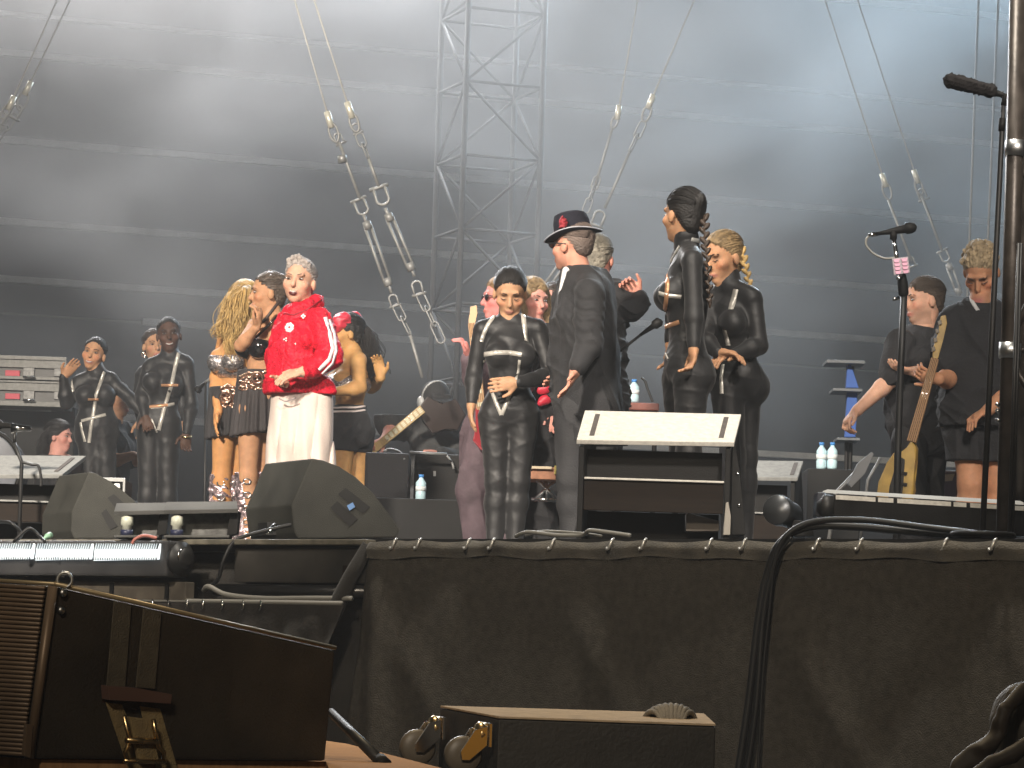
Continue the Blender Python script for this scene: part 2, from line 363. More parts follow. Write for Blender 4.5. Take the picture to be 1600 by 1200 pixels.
    def colour(s, V):
        h = s.hs; q = (V - np.array(s.C)) @ np.array([list(a) for a in s.A]).T / h; c = np.tile(s.skin, (len(V), 1))
        x, y, z = q.T; face = (y > .045) & (np.abs(x) < .08) & (np.abs(z) < .13)
        g = np.exp(-((np.abs(x) - .045) / .02) ** 2 - ((z + .03) / .02) ** 2) * face
        c = c * (1 + g[:, None] * np.array((.10, -.14, -.16)))
        if s.stub:
            w = (np.clip((-.045 - z) / .02, 0, 1) * (y > -.01) * (np.abs(x) < .08) * (z > -.125))[:, None] * s.stub; c = c * (1 - w) + np.array((.05, .04, .035)) * w
        lp = np.exp(-((np.abs(x) / .026) ** 4) - ((z + .071) / .010) ** 2) * face; c = c * (1 - lp[:, None]) + s.lips * lp[:, None]
        if s.eyes:
            lid_shade = np.exp(-((np.abs(x) - .032) / .017) ** 2 - ((z - .008) / .009) ** 2) * face; c = c * (1 - .62 * lid_shade[:, None])  # upper lid shade painted into the skin colour
        return np.clip(c, 0, 1)
    def finish(s):
        s.body = s.B.build('body', M_skin, s.root, s.colour)
        L, A, h = s.L, s.A, s.hs
        if s.eyes == 'closed':
            for x in (-1, 1):
                tube('eyelash', [L(x * .019, .0900, -.002), L(x * .032, .0915, -.007), L(x * .047, .0815, -.001)], [.0016 * h, .0026 * h, .0014 * h], M_rub, s.root, 6)
                tube('eyebrow', [L(x * .015, .0945, .022), L(x * .034, .0925, .028), L(x * .052, .077, .023)], [.0024 * h, .003 * h, .0015 * h], mat('brow_%.2f' % s.browc[0], s.browc, .7), s.root, 6)
        elif s.eyes:
            me_ = M_eye
            for x in (-1, 1):
                f = Field(.0028); f.ell(L(x * .032, .082, .003), A, np.array((.0130, .010, .0048)) * h, .002)
                C = L(x * .032, .093, .003)
                f.build('eye', me_, s.root, lambda V, C=C: np.where((np.linalg.norm(V - np.array(C), axis=1) < .0080 * h)[:, None], np.array((.02, .013, .01)), np.array((.42, .39, .37))))  # whites greyed, the shade on the eyes is in their colour
                tube('eyebrow', [L(x * .015, .0945, .022), L(x * .034, .0925, .028), L(x * .052, .077, .023)], [.0024 * h, .003 * h, .0015 * h], mat('brow_%.2f' % s.browc[0], s.browc, .7), s.root, 6)
        if s.mouth == 'smile':
            tube('teeth', spline([L(-.021, .083, -.065), L(-.010, .0955, -.0715), L(0, .0985, -.073), L(.010, .0955, -.0715), L(.021, .083, -.065)], 4), .0042 * h, M_teeth, s.root, 8)
        elif s.mouth:
            f = Field(.003); f.ell(L(0, .092, -.073), A, np.array((.020, .008, .012)) * h, .002); f.build('mouth', mat('dark_mouth', (.10, .02, .018), .4), s.root)
            tube('teeth', spline([L(-.015, .093, -.064), L(0, .0995, -.066), L(.015, .093, -.064)], 4), .0035 * h, M_teeth, s.root, 8)
        return s
    # -------- dressing
    def cover(s, name, tags, e, mt, cuts=(), disp=None, extra=None, vox=None):
        g = Field(vox or s.vox); g.take(s.B, tags, e); g.disp = disp
        for c in cuts: g.cut(*c)
        if extra: extra(g)
        g.run(); o = g.build(name, mt, s.root); return g
    def limbcut(s, a, b, t):
        a, b = s.J(a), s.J(b); return (a.lerp(b, t), b - a)
    def ribbon(s, g, name, pix, width, mt, lift=.004, n=6):
        P = []; 
        for i in range(len(pix) - 1):
            for k in range(n + (i == len(pix) - 2)):
                t = k / n; hh = g.hit(pix[i][0] + (pix[i + 1][0] - pix[i][0]) * t, pix[i][1] + (pix[i + 1][1] - pix[i][1]) * t, s.d)
                if hh: P.append(hh)
        if len(P) < 2: return None
        bm = bmesh.new(); prev = None
        for i, (p, nn) in enumerate(P):
            t = (P[min(i + 1, len(P) - 1)][0] - P[max(i - 1, 0)][0]).normalized(); x = t.cross(nn).normalized() * width / 2; nn = x.cross(t).normalized() * (1 if x.cross(t).dot(nn) > 0 else -1)
            row = [bm.verts.new(p + x + nn * .001), bm.verts.new(p + x + nn * lift), bm.verts.new(p - x + nn * lift), bm.verts.new(p - x + nn * .001)]
            if prev:
                for k in range(3): bm.faces.new((prev[k], prev[k + 1], row[k + 1], row[k]))
            prev = row
        return fin(name, bm, mt, s.root, True)
    def cap_hair(s, mt, e=.008, c=.006, extra=None, disp=None, name='hair', n=(0, .75, -.66), vox=None, comb=.0022, fine=170):
        g = Field(vox or s.vox * .8); L, A, h = s.L, s.A, s.hs
        g.ell(L(0, -.014, .038), A, (np.array((.076, .097, .086)) + e) * h, .02)
        g.ell(L(0, -.055, -.03), A, np.array((.058, .045, .06)) * h, .03)
        nn = (A[0] * n[0] + A[1] * n[1] + A[2] * n[2]).normalized(); ax = np.array(nn); o = np.array(s.C); F3 = np.array([list(a) for a in A]); jig = wrinkle(.003, 150, int(abs(s.C.x) * 100))
        def hd(P):
            q = (P - o) @ F3.T; r = comb * np.sin(np.arctan2(q[:, 0], q[:, 2] + .02) * 46 + 2 * np.sin(q[:, 1] * 40)); x = r + (disp(P) if disp else 0)
            edge_ = (P - o) @ ax - c * h + jig(P)      # ragged hairline, thinning out towards the skin
            return x + np.clip(edge_ + .03, 0, .03) * .22 + np.clip(edge_, 0, 1)
        g.disp = hd
        if extra: g.run_extra = extra; extra(g, L, A, h)
        g.run(); o_ = g.build(name, mt, s.root)
        if fine and name == 'hair':      # fine combed strands lying over the hair
            r_ = random.Random(int(abs(s.C.x) * 999)); bm = bmesh.new(); rr = [(a + e + .0012) * h for a in (.076, .097, .086)]; c0 = L(0, -.014, .038)
            for i in range(fine):
                ph = r_.uniform(-1.5, 1.5); dp = r_.uniform(-.06, .06); P = []; lift = r_.choice((0, 0, 0, .001, .003, .006))
                for k in range(14):
                    th = .55 + k * .17 + r_.uniform(-.01, .01); q = c0 + A[0] * rr[0] * math.sin(ph + dp * k / 14) * math.sin(th) + A[1] * rr[1] * math.cos(th) + A[2] * rr[2] * math.cos(ph + dp * k / 14) * math.sin(th)
                    if (q - s.C).dot(nn) < c * h + .002: P.append(q + (q - c0).normalized() * lift * k / 14)
                if len(P) > 3: add_tube(bm, P, [.0011 + .0008 * math.sin(math.pi * k / len(P)) for k in range(len(P))], 4)
            fin('hair_strands', bm, mt, s.root, True)
        return o_
M_eye = mat('eye', (.6, .6, .6), .15, attr=True); M_teeth = mat('teeth', (.58, .54, .50), .35)
def braid(name, pts, r0, r1, mt, parent):      # plaited hair: two rows of overlapping lobes
    Q = spline(pts, 14); P = [Q[0]]; f = Field(.0045)
    for q in Q:
        if (q - P[-1]).length > r0 * .72: P.append(q)
    n = len(P)
    for i, p in enumerate(P):
        t = (P[min(i + 1, n - 1)] - P[max(i - 1, 0)]).normalized(); x = t.cross(Vector((0, 1, 0))).normalized(); r = r0 + (r1 - r0) * i / n
        sx = 1 if i % 2 else -1; u = (t + x * sx * -.75).normalized(); v = u.cross(Vector((0, 1, 0))).normalized()
        f.ell(p + x * sx * r * .42, [v, u, u.cross(v)], (r * .52, r * 1.05, r * .72), .0015)
    f.cone(P[-1], P[-1] + (P[-1] - P[-2]) * 1.6, r1 * .8, r1 * .3, .004)
    f.build(name, mt, parent)
def strands(name, roots, n, ln, mt, parent, rad=.0035, jit=.03, seed=1, wave=.02):
    g = random.Random(seed); bm = bmesh.new()
    for i in range(n):
        pts = g.choice(roots); o = Vector((g.gauss(0, jit), g.gauss(0, jit), g.gauss(0, jit * .5))); ph = g.uniform(0, 6.28)
        P = spline([Vector(p) + o * (.35 + .65 * k / (len(pts) - 1)) for k, p in enumerate(pts)], 5); m_ = len(P); cut = int(m_ * g.uniform(.75, 1))
        P = [p + Vector((math.sin(k * .9 + ph), math.cos(k * .7 + ph), 0)) * wave * k / m_ for k, p in enumerate(P)][:max(cut, 4)]
        add_tube(bm, P, [rad * (1 - .6 * k / len(P)) for k in range(len(P))], 5)
    return fin(name, bm, mt, parent, True)
# ------------------------------------------------------------------ setting
V3 = Vector
def sheet(name, pts, mt, kind='structure'):
    bm = bmesh.new(); bm.faces.new([bm.verts.new(p) for p in pts]); o = fin(name, bm, mt); tag(o, kind=kind); return o
M_ground = mat('dark_gravel_ground', (.05, .045, .04), .9, bump=.8, bscale=12, var=.4, vscale=2)
M_deck = mat('black_stage_deck', (.03, .03, .031), .5, bump=.2, bscale=40, var=.35, vscale=1.5)
g = sheet('ground', [(-60, -20, -2.2), (60, -20, -2.2), (60, 80, -2.2), (-60, 80, -2.2)], M_ground); tag(g, 'dark ground below the stage', 'ground')
EL = WZ(-250, 842, 0); ER = WZ(1760, 842, 0); ED = (ER - EL).normalized(); EN = V3((ED.y, -ED.x, 0))      # stage edge; EN points at the audience
def edge(px, out=0, z=0):
    a = W(px, 842, 1) - V3((0, 0, CAMZ)); t = (EL.x * EN.x + EL.y * EN.y) / (a.x * EN.x + a.y * EN.y); p = a * t
    return V3((p.x, p.y, 0)) + EN * out + V3((0, 0, z))
o = prism('stage_floor', [EL, ER, V3((9, 40, 0)), V3((-9, 40, 0))], (0, 0, -.06), M_deck, bevel=0); tag(o, 'black stage floor the performers stand on', 'stage', kind='structure')
# back wall of dark panels with pale rails
wl = thing('back_wall', 'dark stage back wall crossed by pale horizontal rails', 'wall', (0, 36, 0))
wL = W(-260, 600, 33.4); wR = W(1860, 600, 38.6); wd_ = (wR - wL); wd_.z = 0; wd_.normalize(); wn = V3((wd_.y, -wd_.x, 0))
M_wall = mat('charcoal_tarpaulin', (.026, .026, .027), .8, bump=.3, bscale=6, var=.3, vscale=1.2)
M_rail = mat('pale_rail', (.50, .50, .48), .6, var=.2, vscale=5)
RZ = [6.95, 5.90, 5.50, 4.62, 3.80, 3.22, 2.88, 1.9]      # rail heights on the wall
zs = [-.02] + sorted(RZ) + [8.2]
for i in range(len(zs) - 1):
    a = wL.copy(); b = wR.copy(); sag = .03 * (i % 2)
    P = [V3((a.x, a.y, zs[i] + .012)), V3((b.x, b.y, zs[i] + .012)), V3((b.x, b.y, zs[i + 1] - .012)), V3((a.x, a.y, zs[i + 1] - .012))]
    prism('panel', [p + wn * sag for p in P], -wn * .06, M_wall, wl, bevel=.01)
for i, z in enumerate(RZ):
    h = .022 if i == 1 else .034
    t0, t1 = (0, 1)
    if z == 2.88: t0, t1 = .20, .42
    a = wL.lerp(wR, t0); b = wL.lerp(wR, t1); a = V3((a.x, a.y, z)); b = V3((b.x, b.y, z))
    prism('rail', [a - V3((0, 0, h)), b - V3((0, 0, h)), b + V3((0, 0, h)), a + V3((0, 0, h))], wn * .09, M_rail, wl, bevel=.008)
# ------------------------------------------------------------------ lattice tower
def lattice(name, label, px, d, w, z0, z1, step, r, cat='tower', yaw=.35, mt=None):
    b = W(px, 600, d); t = thing(name, label, cat, (b.x, b.y, 0))
    c, s_ = math.cos(yaw), math.sin(yaw); K = [V3((b.x + (c * x - s_ * y) * w / 2, b.y + (s_ * x + c * y) * w / 2, 0)) for x, y in ((-1, -1), (1, -1), (1, 1), (-1, 1))]
    up = V3((0, 0, 1))
    M_t = mat('dull_tower_metal', (.06, .062, .065), .7, .2, var=.2)
    for k in K: tube('chord', [k + up * z0, k + up * z1], r, M_t, t, 10)
    z = z0; i = 0
    while z < z1 - step:
        for j in range(4):
            a, e = K[j], K[(j + 1) % 4]
            tube('cross_bar', [a + up * z, e + up * z], r * .5, M_t, t, 6)
            p, q = (a, e) if (i + j) % 2 else (e, a); tube('diagonal_brace', [p + up * z, q + up * (z + step)], r * .5, M_t, t, 6)
        z += step; i += 1
    return t
lattice('lattice_tower', 'tall aluminium lattice tower in the haze behind the performers', 752, 28.5, .68, 0, 6.6, .62, .026)
# ------------------------------------------------------------------ rigging: wires with shackles, turnbuckles and chain
def shackle(p, dirv, sz, par, mt=None):
    D = V3(dirv).normalized(); X = D.cross(V3((0, 1, 0))).normalized(); r = sz * .26
    pts = [p + X * r - D * sz * .1, p + X * r * 1.05 + D * sz * .45] + [p + D * (sz * .55 + math.sin(a) * r) + X * math.cos(a) * r * 1.1 for a in np.linspace(.15, math.pi - .15, 9)] + [p - X * r * 1.05 + D * sz * .45, p - X * r - D * sz * .1]
    o = tube('shackle', pts, sz * .07, mt or M_rope_steel, par, 8)
    q = tube('pin', [p - X * r * 1.7, p + X * r * 1.7], sz * .08, mt or M_rope_steel, o, 8); return o
def chain_link(p, q, w, par, flip):
    D = (q - p).normalized(); X = D.cross(V3((0, 1, 0))).normalized(); X = X if not flip else (X * .35 + V3((0, 1, 0)) * .93).normalized(); ln = (q - p).length / 2
    pts = [(p + q) / 2 + D * (math.sin(a) * w + (ln - w) * (1 if math.sin(a) >= 0 else -1)) + X * math.cos(a) * w for a in np.linspace(0, 2 * math.pi, 20, endpoint=False)]
    tube('chain_link', pts, w * .22, M_rope_steel, par, 7, closed=True)
def turnbuckle(p, q, par):
    D = (q - p).normalized(); X = D.cross(V3((0, 1, 0))).normalized()
    a, b = p.lerp(q, .14), p.lerp(q, .86); o = tube('turnbuckle', [p, a], .011, M_rope_steel, par, 8)
    for x in (-1, 1): tube('side_bar', [a + X * .02 * x, b + X * .02 * x], .010, M_rope_steel, o, 8)
    for c_ in (a, b): tube('end_nut', [c_ - D * .025, c_ + D * .025], .028, M_rope_steel, o, 8)
    tube('threaded_rod', [b, q], .011, M_rope_steel, o, 8)
def rig(label, d, top, ferr, parts, group='rigging wires slung over the stage'):
    b = W(*top, d); t = thing('rigging_wire', label, 'wire', (b.x, b.y, b.z), group)
    A, Fp = W(*top, d), W(*ferr, d); D = (Fp - A).normalized()
    tube('wire', [A, Fp], .0065, M_wire, t, 6); tube('ferrule', [Fp - D * .05, Fp + D * .06], .022, mat('pale_ferrule', (.75, .73, .62), .4, .4), t, 8)
    for kind, p, q in parts:
        p, q = W(*p, d), W(*q, d)
        if kind == 'wire': tube('wire', [p, q], .012, M_rope_steel, t, 6)
        if kind == 'shackle': shackle(p, q - p, (q - p).length, t)
        if kind == 'turn': turnbuckle(p, q, t)
        if kind == 'chain':
            n = max(1, round((q - p).length / .10)); 
            for i in range(n): chain_link(p.lerp(q, max(0, (i - .15) / n)), p.lerp(q, (i + 1.15) / n), .026, t, i % 2)
        if kind == 'thimble': tube('thimble', ringpts((p + q) / 2, (q - p) / 2, (q - p).cross(V3((0, 1, 0))) * .22, 16), .009, M_rope_steel, t, 6, True)
        if kind == 'clamp': tube('clamp', [p, q], .03, M_alu, t, 8)
rig('steel rigging wire ending in a turnbuckle just right of the singer', 22, (449, -40), (514, 186), [('thimble', (517, 192), (526, 222)), ('shackle', (533, 224), (524, 205)), ('clamp', (534, 243), (536, 254)), ('wire', (530, 222), (563, 312)), ('shackle', (560, 312), (572, 340)), ('turn', (568, 335), (612, 458)), ('shackle', (618, 478), (611, 457)), ('chain', (618, 476), (640, 520)), ('wire', (640, 520), (660, 590))])
rig('steel rigging wire with its turnbuckle and long chain, nearest the lattice tower', 21.6, (478, -40), (546, 171), [('thimble', (549, 177), (558, 206)), ('shackle', (560, 208), (553, 190)), ('chain', (560, 208), (575, 245)), ('wire', (575, 245), (592, 292)), ('shackle', (592, 293), (603, 326)), ('turn', (602, 325), (648, 432)), ('shackle', (655, 460), (648, 435)), ('chain', (655, 458), (690, 532))])
rig('rigging wire in the top left corner with its pale ferrule low at the frame edge', 24, (103, -30), (18, 160), [('thimble', (15, 163), (3, 185)), ('shackle', (-2, 192), (8, 172)), ('chain', (2, 185), (-20, 230))])
rig('rigging wire in the top left corner, the right one of the crossing pair', 24.3, (124, -30), (44, 137), [('thimble', (42, 140), (30, 172)), ('shackle', (20, 184), (32, 160)), ('chain', (25, 178), (-6, 222))])
rig('slack rigging wire slanting down towards the hat, shorter and fainter one', 25, (1003, -40), (966, 175), [('thimble', (964, 180), (957, 200)), ('wire', (957, 200), (930, 290)), ('chain', (935, 275), (915, 330))])
rig('rigging wire slanting from the top to a shackle behind the black hat', 24.6, (1098, -30), (1017, 158), [('thimble', (1015, 164), (1006, 190)), ('chain', (1006, 190), (985, 235)), ('wire', (985, 235), (945, 325)), ('shackle', (931, 352), (942, 325)), ('turn', (905, 375), (838, 470))])
rig('thin rigging wire above the vocal microphone, left of the right hand pair', 26, (1279, -30), (1381, 281), [('thimble', (1382, 284), (1390, 312)), ('wire', (1388, 312), (1424, 408)), ('shackle', (1426, 416), (1419, 398))])
rig('thin rigging wire above the vocal microphone ending in a shackle and turnbuckle', 26, (1330, -30), (1431, 275), [('thimble', (1432, 280), (1440, 304)), ('shackle', (1444, 312), (1436, 292)), ('wire', (1440, 306), (1472, 392)), ('shackle', (1472, 392), (1482, 412)), ('turn', (1481, 410), (1500, 462))])
for x0, x1, lb in ((1561, 1536, 'thin steel cable hanging straight down beside the fluffy microphone'), (1530, 1508, 'faint steel cable hanging left of the fluffy microphone')):
    a, b = W(x0, -30, 25), W(x1, 560, 25); tag(tube('hanging_cable', [a, b], .010, M_rope_steel, None, 6), lb, 'cable')
# ------------------------------------------------------------------ stage skirt
def cloth(name, f, nu, nv, mt, parent=None):
    bm = bmesh.new(); G = [[bm.verts.new(f(i / nu, j / nv)) for j in range(nv + 1)] for i in range(nu + 1)]
    for i in range(nu):
        for j in range(nv): bm.faces.new((G[i][j], G[i + 1][j], G[i + 1][j + 1], G[i][j + 1]))
    return fin(name, bm, mt, parent, True)
sk = thing('stage_skirt', 'wide black cloth skirt hooked along the stage front edge', 'stage skirt', tuple(edge(1100, .05, -2.2)))
HK = [634, 672, 749, 787, 881, 972, 1023, 1126, 1179, 1293, 1360, 1492, 1568, 1650]
pA, pB = edge(584), edge(1760); SL = (pB - pA).length
def fskirt(u, v):
    p = pA.lerp(pB, u); z = -.012 - v * 2.18; x = u * SL
    sagx = min(abs((p - edge(h)).length) for h in HK) if v < .08 else 0
    out = .05 + .02 * v + .018 * math.sin(x * 2.1 + 1) * min(1, v * 3) + .03 * math.exp(-((x - .09 - .12 * v) / .05) ** 2) * min(1, v * 6) + .02 * math.exp(-((x - .42 - .5 * v) / .09) ** 2) * (v * 2) * math.exp(-v * 3)
    out += .012 * math.sin(x * 9 + 4 * v) * math.exp(-v * 9) + .008 * math.sin(x * 17 + 2) * math.exp(-v * 22) + .010 * math.sin(x * 5.3 - 7 * v) * v
    if v < .03: out += .018 * math.sin(v / .03 * math.pi)
    z -= .010 * math.sin(min(1, sagx / .16) * 1.5) * max(0, 1 - v / .03)
    if x < .03: out -= (.03 - x) * 4
    out += .016 * min(1, v * 4) * (math.sin(x * 3.7 + 5 * v + 1.3 * math.sin(x * 1.9)) * .6 + max(0, math.sin(x * 6.1 - 9 * v + 2)) ** 6 * 1.1 - max(0, math.sin(x * 4.3 + 7 * v)) ** 8 * 1.0) + .05 * math.exp(-((x - .17) / .05) ** 2) * v
    side = -.32 * v * math.exp(-x / .12) * 0.9 if x < .5 else 0
    q = p + EN * out + ED * side; return V3((q.x, q.y, z))
cloth('cloth', fskirt, 260, 70, M_cloth, sk)
for h in HK:
    p = edge(h, .082, -.03); o = tube('hook', [p + V3((.008, 0, .018)), p + V3((.012, -.006, .026)), p + V3((.004, -.012, .020)), p + V3((-.002, -.008, 0)), p + V3((-.008, -.010, -.016)), p + V3((-.014, -.004, -.02)), p + V3((-.016, 0, -.01))], .0058, mat('bright_hook', (.85, .84, .80), .3, .6), sk, 7)
# hem strip stitched over the top of the skirt
def fhem(u, v):
    q = fskirt(u, v * .035); n = .012 + .007 * math.sin(u * 90 + 2 * math.sin(u * 31)) * v
    return q + EN * n + V3((0, 0, .004 - .010 * v * math.sin(u * 41) * math.sin(u * 17 + 1)))
cloth('hem', fhem, 300, 6, mat('worn_hem_cloth', (.12, .108, .085), .85, bump=.7, bscale=160, var=.5, vscale=9, sheen=.3), sk)
# rolled cloth at the skirt's left end
tube('rolled_edge', [edge(590, .06, -.03), edge(566, .07, -.17), edge(545, .08, -.32), edge(520, .09, -.47), edge(470, .12, -.55)], [.03, .034, .04, .05, .05], M_clothd, sk, 12)
# cables over the skirt
def cable(label, pts, r=.012, mt=None, name='cable', group=None):
    o = tube(name, spline(pts, 8), r, mt or M_rub, None, 8); tag(o, label, 'cable', group); return o
cable('thick black cable bent over the stage edge and hanging down the skirt', [edge(1480, -.25, .02), edge(1400, -.12, .035), edge(1330, -.02, .05), edge(1275, .06, .045), edge(1243, .11, -.02), edge(1224, .11, -.14), edge(1212, .11, -.32), edge(1198, .11, -.7), edge(1180, .12, -1.1)], .016)
cable('black cable looping high over the stage edge beside the thicker one', [edge(1540, -.2, .015), edge(1430, -.1, .05), edge(1350, 0, .075), edge(1285, .07, .065), edge(1252, .12, 0), edge(1236, .125, -.12), edge(1222, .125, -.32), edge(1214, .125, -.7), edge(1196, .13, -1.1)], .013)
cable('thin cable hanging straight down the skirt, right of the cable bundle', [edge(1262, .12, 0), edge(1240, .13, -.1), edge(1230, .12, -.3), edge(1222, .12, -.6), edge(1218, .12, -1.1)], .006)
cable('pale cable wriggling along the stage edge before the slatted box', [edge(806, .0, .012), edge(830, .02, .028), edge(870, 0, .016), edge(905, -.02, .018), edge(925, .02, .034), edge(950, .02, .028), edge(985, 0, .014)], .009, mat('grey_cable', (.30, .29, .26), .5))
cable('second pale cable lying along the stage edge left of the slatted box', [edge(812, -.04, .016), edge(845, -.02, .034), edge(900, -.02, .026), edge(940, 0, .012)], .006, MATS['grey_cable'])
# ------------------------------------------------------------------ left recess under the stage edge
fr = thing('stage_front_frame', 'dark stage front frame with round tube below the large wedge monitor', 'stage frame', tuple(edge(470, 0, -.5)))
prism('top_rail', [edge(-60, .0, -.03), edge(588, .0, -.03), edge(588, .0, -.005), edge(-60, .0, -.005)], EN * .07, mat('worn_edge_strip', (.17, .155, .12), .6, var=.4, vscale=18), fr, bevel=.005)
prism('side_panel', [edge(372, .02, -.20), edge(585, .02, -.20), edge(585, .02, -.045), edge(372, .02, -.045)], -EN * .03, mat('scuffed_black_board', (.05, .046, .04), .6, var=.5, vscale=5), fr)
prism('end_plate', [edge(548, .03, -.20), edge(566, .03, -.20), edge(566, .03, -.12), edge(548, .03, -.12)], EN * .02, M_brown, fr, bevel=.003)
tube('round_tube', [edge(340, .0, -.235), edge(584, .0, -.235)], .028, mat('dark_steel', (.12, .12, .12), .3, .8), fr, 14)
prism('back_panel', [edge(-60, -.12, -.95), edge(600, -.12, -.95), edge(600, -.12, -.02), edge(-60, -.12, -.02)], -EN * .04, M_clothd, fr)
ls = thing('stage_skirt', 'creased black lower skirt sagging behind the tilted loudspeaker', 'stage skirt', tuple(edge(430, .1, -1)))
qa, qb = edge(150, .12), edge(575, .12); 
def flow(u, v):
    p = qa.lerp(qb, u); z = -.30 - v * .62; x = u * (qb - qa).length
    out = .03 + .05 * v + .03 * v * math.sin(x * 21 + 9 * v) + .018 * v * math.sin(x * 47 - 14 * v)
    return V3((p.x, p.y, z)) + EN * out + ED * (-.25 * v * u)
cloth('cloth', flow, 120, 24, mat('satin_black_cloth', (.035, .03, .024), .6, bump=.3, bscale=60, var=.3, vscale=8, sheen=.3), ls)
tube('hem_bar', [edge(140, .15, -.292), edge(572, .15, -.292)], .010, MATS['grey_cable'], ls, 8)
for x in (180, 205, 232, 255, 282, 306, 335, 360, 390, 423, 450):
    p = edge(x, .172, -.30); tube('hook', [p + V3((0, 0, .012)), p + V3((.004, -.006, .002)), p + V3((.003, -.008, -.022)), p + V3((-.004, -.004, -.03))], .0045, M_chrome, ls, 6)
cable('pale cable running along the lower frame under the large wedge monitor', [edge(345, .1, -.24), edge(362, .14, -.225), edge(385, .12, -.26), edge(440, .12, -.275), edge(510, .12, -.272), edge(572, .08, -.268)], .012, MATS['grey_cable'])
cable('black cable drooping from the large wedge monitor down over the frame', [edge(432, -.1, .07), edge(405, -.02, .035), edge(382, .06, -.01), edge(374, .10, -.10), edge(366, .10, -.19), edge(350, .1, -.225)], .009)
# ------------------------------------------------------------------ LED bar, left
def ebox(name, px0, px1, o0, o1, z0, z1, mt, par, bevel=.006):
    return prism(name, [edge(px0, o0, z0), edge(px1, o0, z0), edge(px1, o0, z1), edge(px0, o0, z1)], EN * (o1 - o0), mt, par, bevel)
lb = thing('led_light_bar', 'lit white light bar along the stage edge at the left', 'light bar', tuple(edge(160, .2, -.2)))
M_led = mat('lit_white_lens', (.8, .85, .85), .3, emit=(.88, .97, 1), estr=1.15)
M_hous = mat('grey_black_housing', (.06, .06, .062), .45, bump=.2, bscale=150, var=.25)
hb = ebox('housing', -70, 318, .10, .24, -.185, -.02, M_hous, lb, .012)
for i, (a, b) in enumerate(((-60, 28), (32, 112), (116, 203), (207, 308))):
    q = prism('lens', [edge(a, .245, -.115), edge(b, .245, -.108), edge(b, .235, -.035), edge(a, .235, -.035)], EN * .012, M_led, lb, .003)
    for k in range(int((b - a) / 3.6)):
        x = a + 2 + k * 3.6; prism('louvre', [edge(x, .259, -.062), edge(x + .8, .259, -.062), edge(x + 2, .252, -.034), edge(x, .252, -.034)], EN * .006, MATS['grey_metal_hood'] if 'grey_metal_hood' in MATS else M_steel, q, 0); prism('louvre', [edge(x, .262, -.112), edge(x + 1.6, .262, -.112), edge(x + .8, .262, -.098), edge(x, .262, -.098)], EN * .005, M_steel, q, 0)
lathe('end_knob', edge(318, .17, -.10), ED, [(0, .075), (.03, .08), (.035, .055), (.06, .05), (.065, .02)], M_rub, lb, 20)
tube('knob_rim', ringpts(edge(331, .19, -.09), EN * .03, V3((0, 0, .035)), 14), .006, M_chrome, lb, 6, True)
ebox('mounting_rail', -70, 330, .10, .16, -.29, -.205, mat('tan_painted_rail', (.10, .085, .065), .6, var=.4, vscale=10), lb, .004)
for x in (30, 78, 122, 214, 300): ebox('bracket', x, x + 5, .16, .172, -.285, -.215, M_blk, lb, .001)
for x in (35, 83, 140): lathe('bolt', edge(x, .17, -.19), V3((0, 0, 1)), [(0, .012), (.02, .012), (.025, .006)], M_chrome, lb, 10)
# ------------------------------------------------------------------ wedge monitors
def wedge(label, d, prof, vec, back, handles):
    b = W(*prof[-1], d); t = thing('wedge_monitor', label, 'speaker', (b.x, b.y, 0), 'wedge monitors on the stage')
    prism('cabinet', [W(x, y, d) for x, y in prof], vec, M_wedge, t, .008)
    for h in handles:
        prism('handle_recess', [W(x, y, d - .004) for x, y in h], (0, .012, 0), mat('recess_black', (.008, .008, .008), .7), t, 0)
    return t
w1 = wedge('large black wedge monitor in front of the man in the red hoodie', 15.75, [(487, 716), (505, 719), (530, 729), (556, 745), (582, 770), (606, 801), (626, 827), (619, 840), (466, 842), (460, 832), (455, 790)], (-.25, .50, 0), None, [[(528, 772), (540, 762), (578, 792), (567, 803)], [(516, 793), (527, 783), (559, 811), (546, 823)]])
prism('badge', [W(x, y, 15.74) for x, y in ((542, 790), (551, 785), (555, 792), (546, 798))], (0, .006, 0), mat('blue_badge', (.15, .3, .6), .4), w1, 0)
prism('socket_plate', [W(x, y, 15.95) for x, y in ((417, 816), (436, 814), (434, 836), (418, 836))], (-.05, .1, 0), mat('recess_black', (.008,) * 3, .7), w1, 0)
lathe('plug', W(418, 834, 15.6), W(438, 815, 15.75) - W(418, 834, 15.6), [(0, .008), (.05, .012), (.07, .018), (.10, .018)], M_chrome, w1, 10)
w2 = wedge('smaller black wedge monitor at the left, beside the grey slanted box', 16.6, [(139, 737), (150, 739), (172, 752), (196, 770), (212, 783), (200, 835), (176, 842), (116, 842), (111, 830), (112, 800)], (-.2, .42, 0), None, [[(168, 778), (178, 772), (194, 786), (184, 798)], [(158, 802), (166, 795), (184, 822), (172, 828)]])
lathe('plug', W(68, 842, 16.2), W(92, 828, 16.4) - W(68, 842, 16.2), [(0, .006), (.04, .010), (.05, .016), (.09, .016)], mat('green_plug', (.35, .6, .42), .4), w2, 10)
cable('black cable coil by the smaller wedge monitor at the left edge', [W(0, 815, 16.2), W(18, 818, 16.1), W(34, 835, 16.1), W(22, 846, 16), W(45, 826, 16), W(62, 838, 16), W(70, 846, 15.9)], .008)
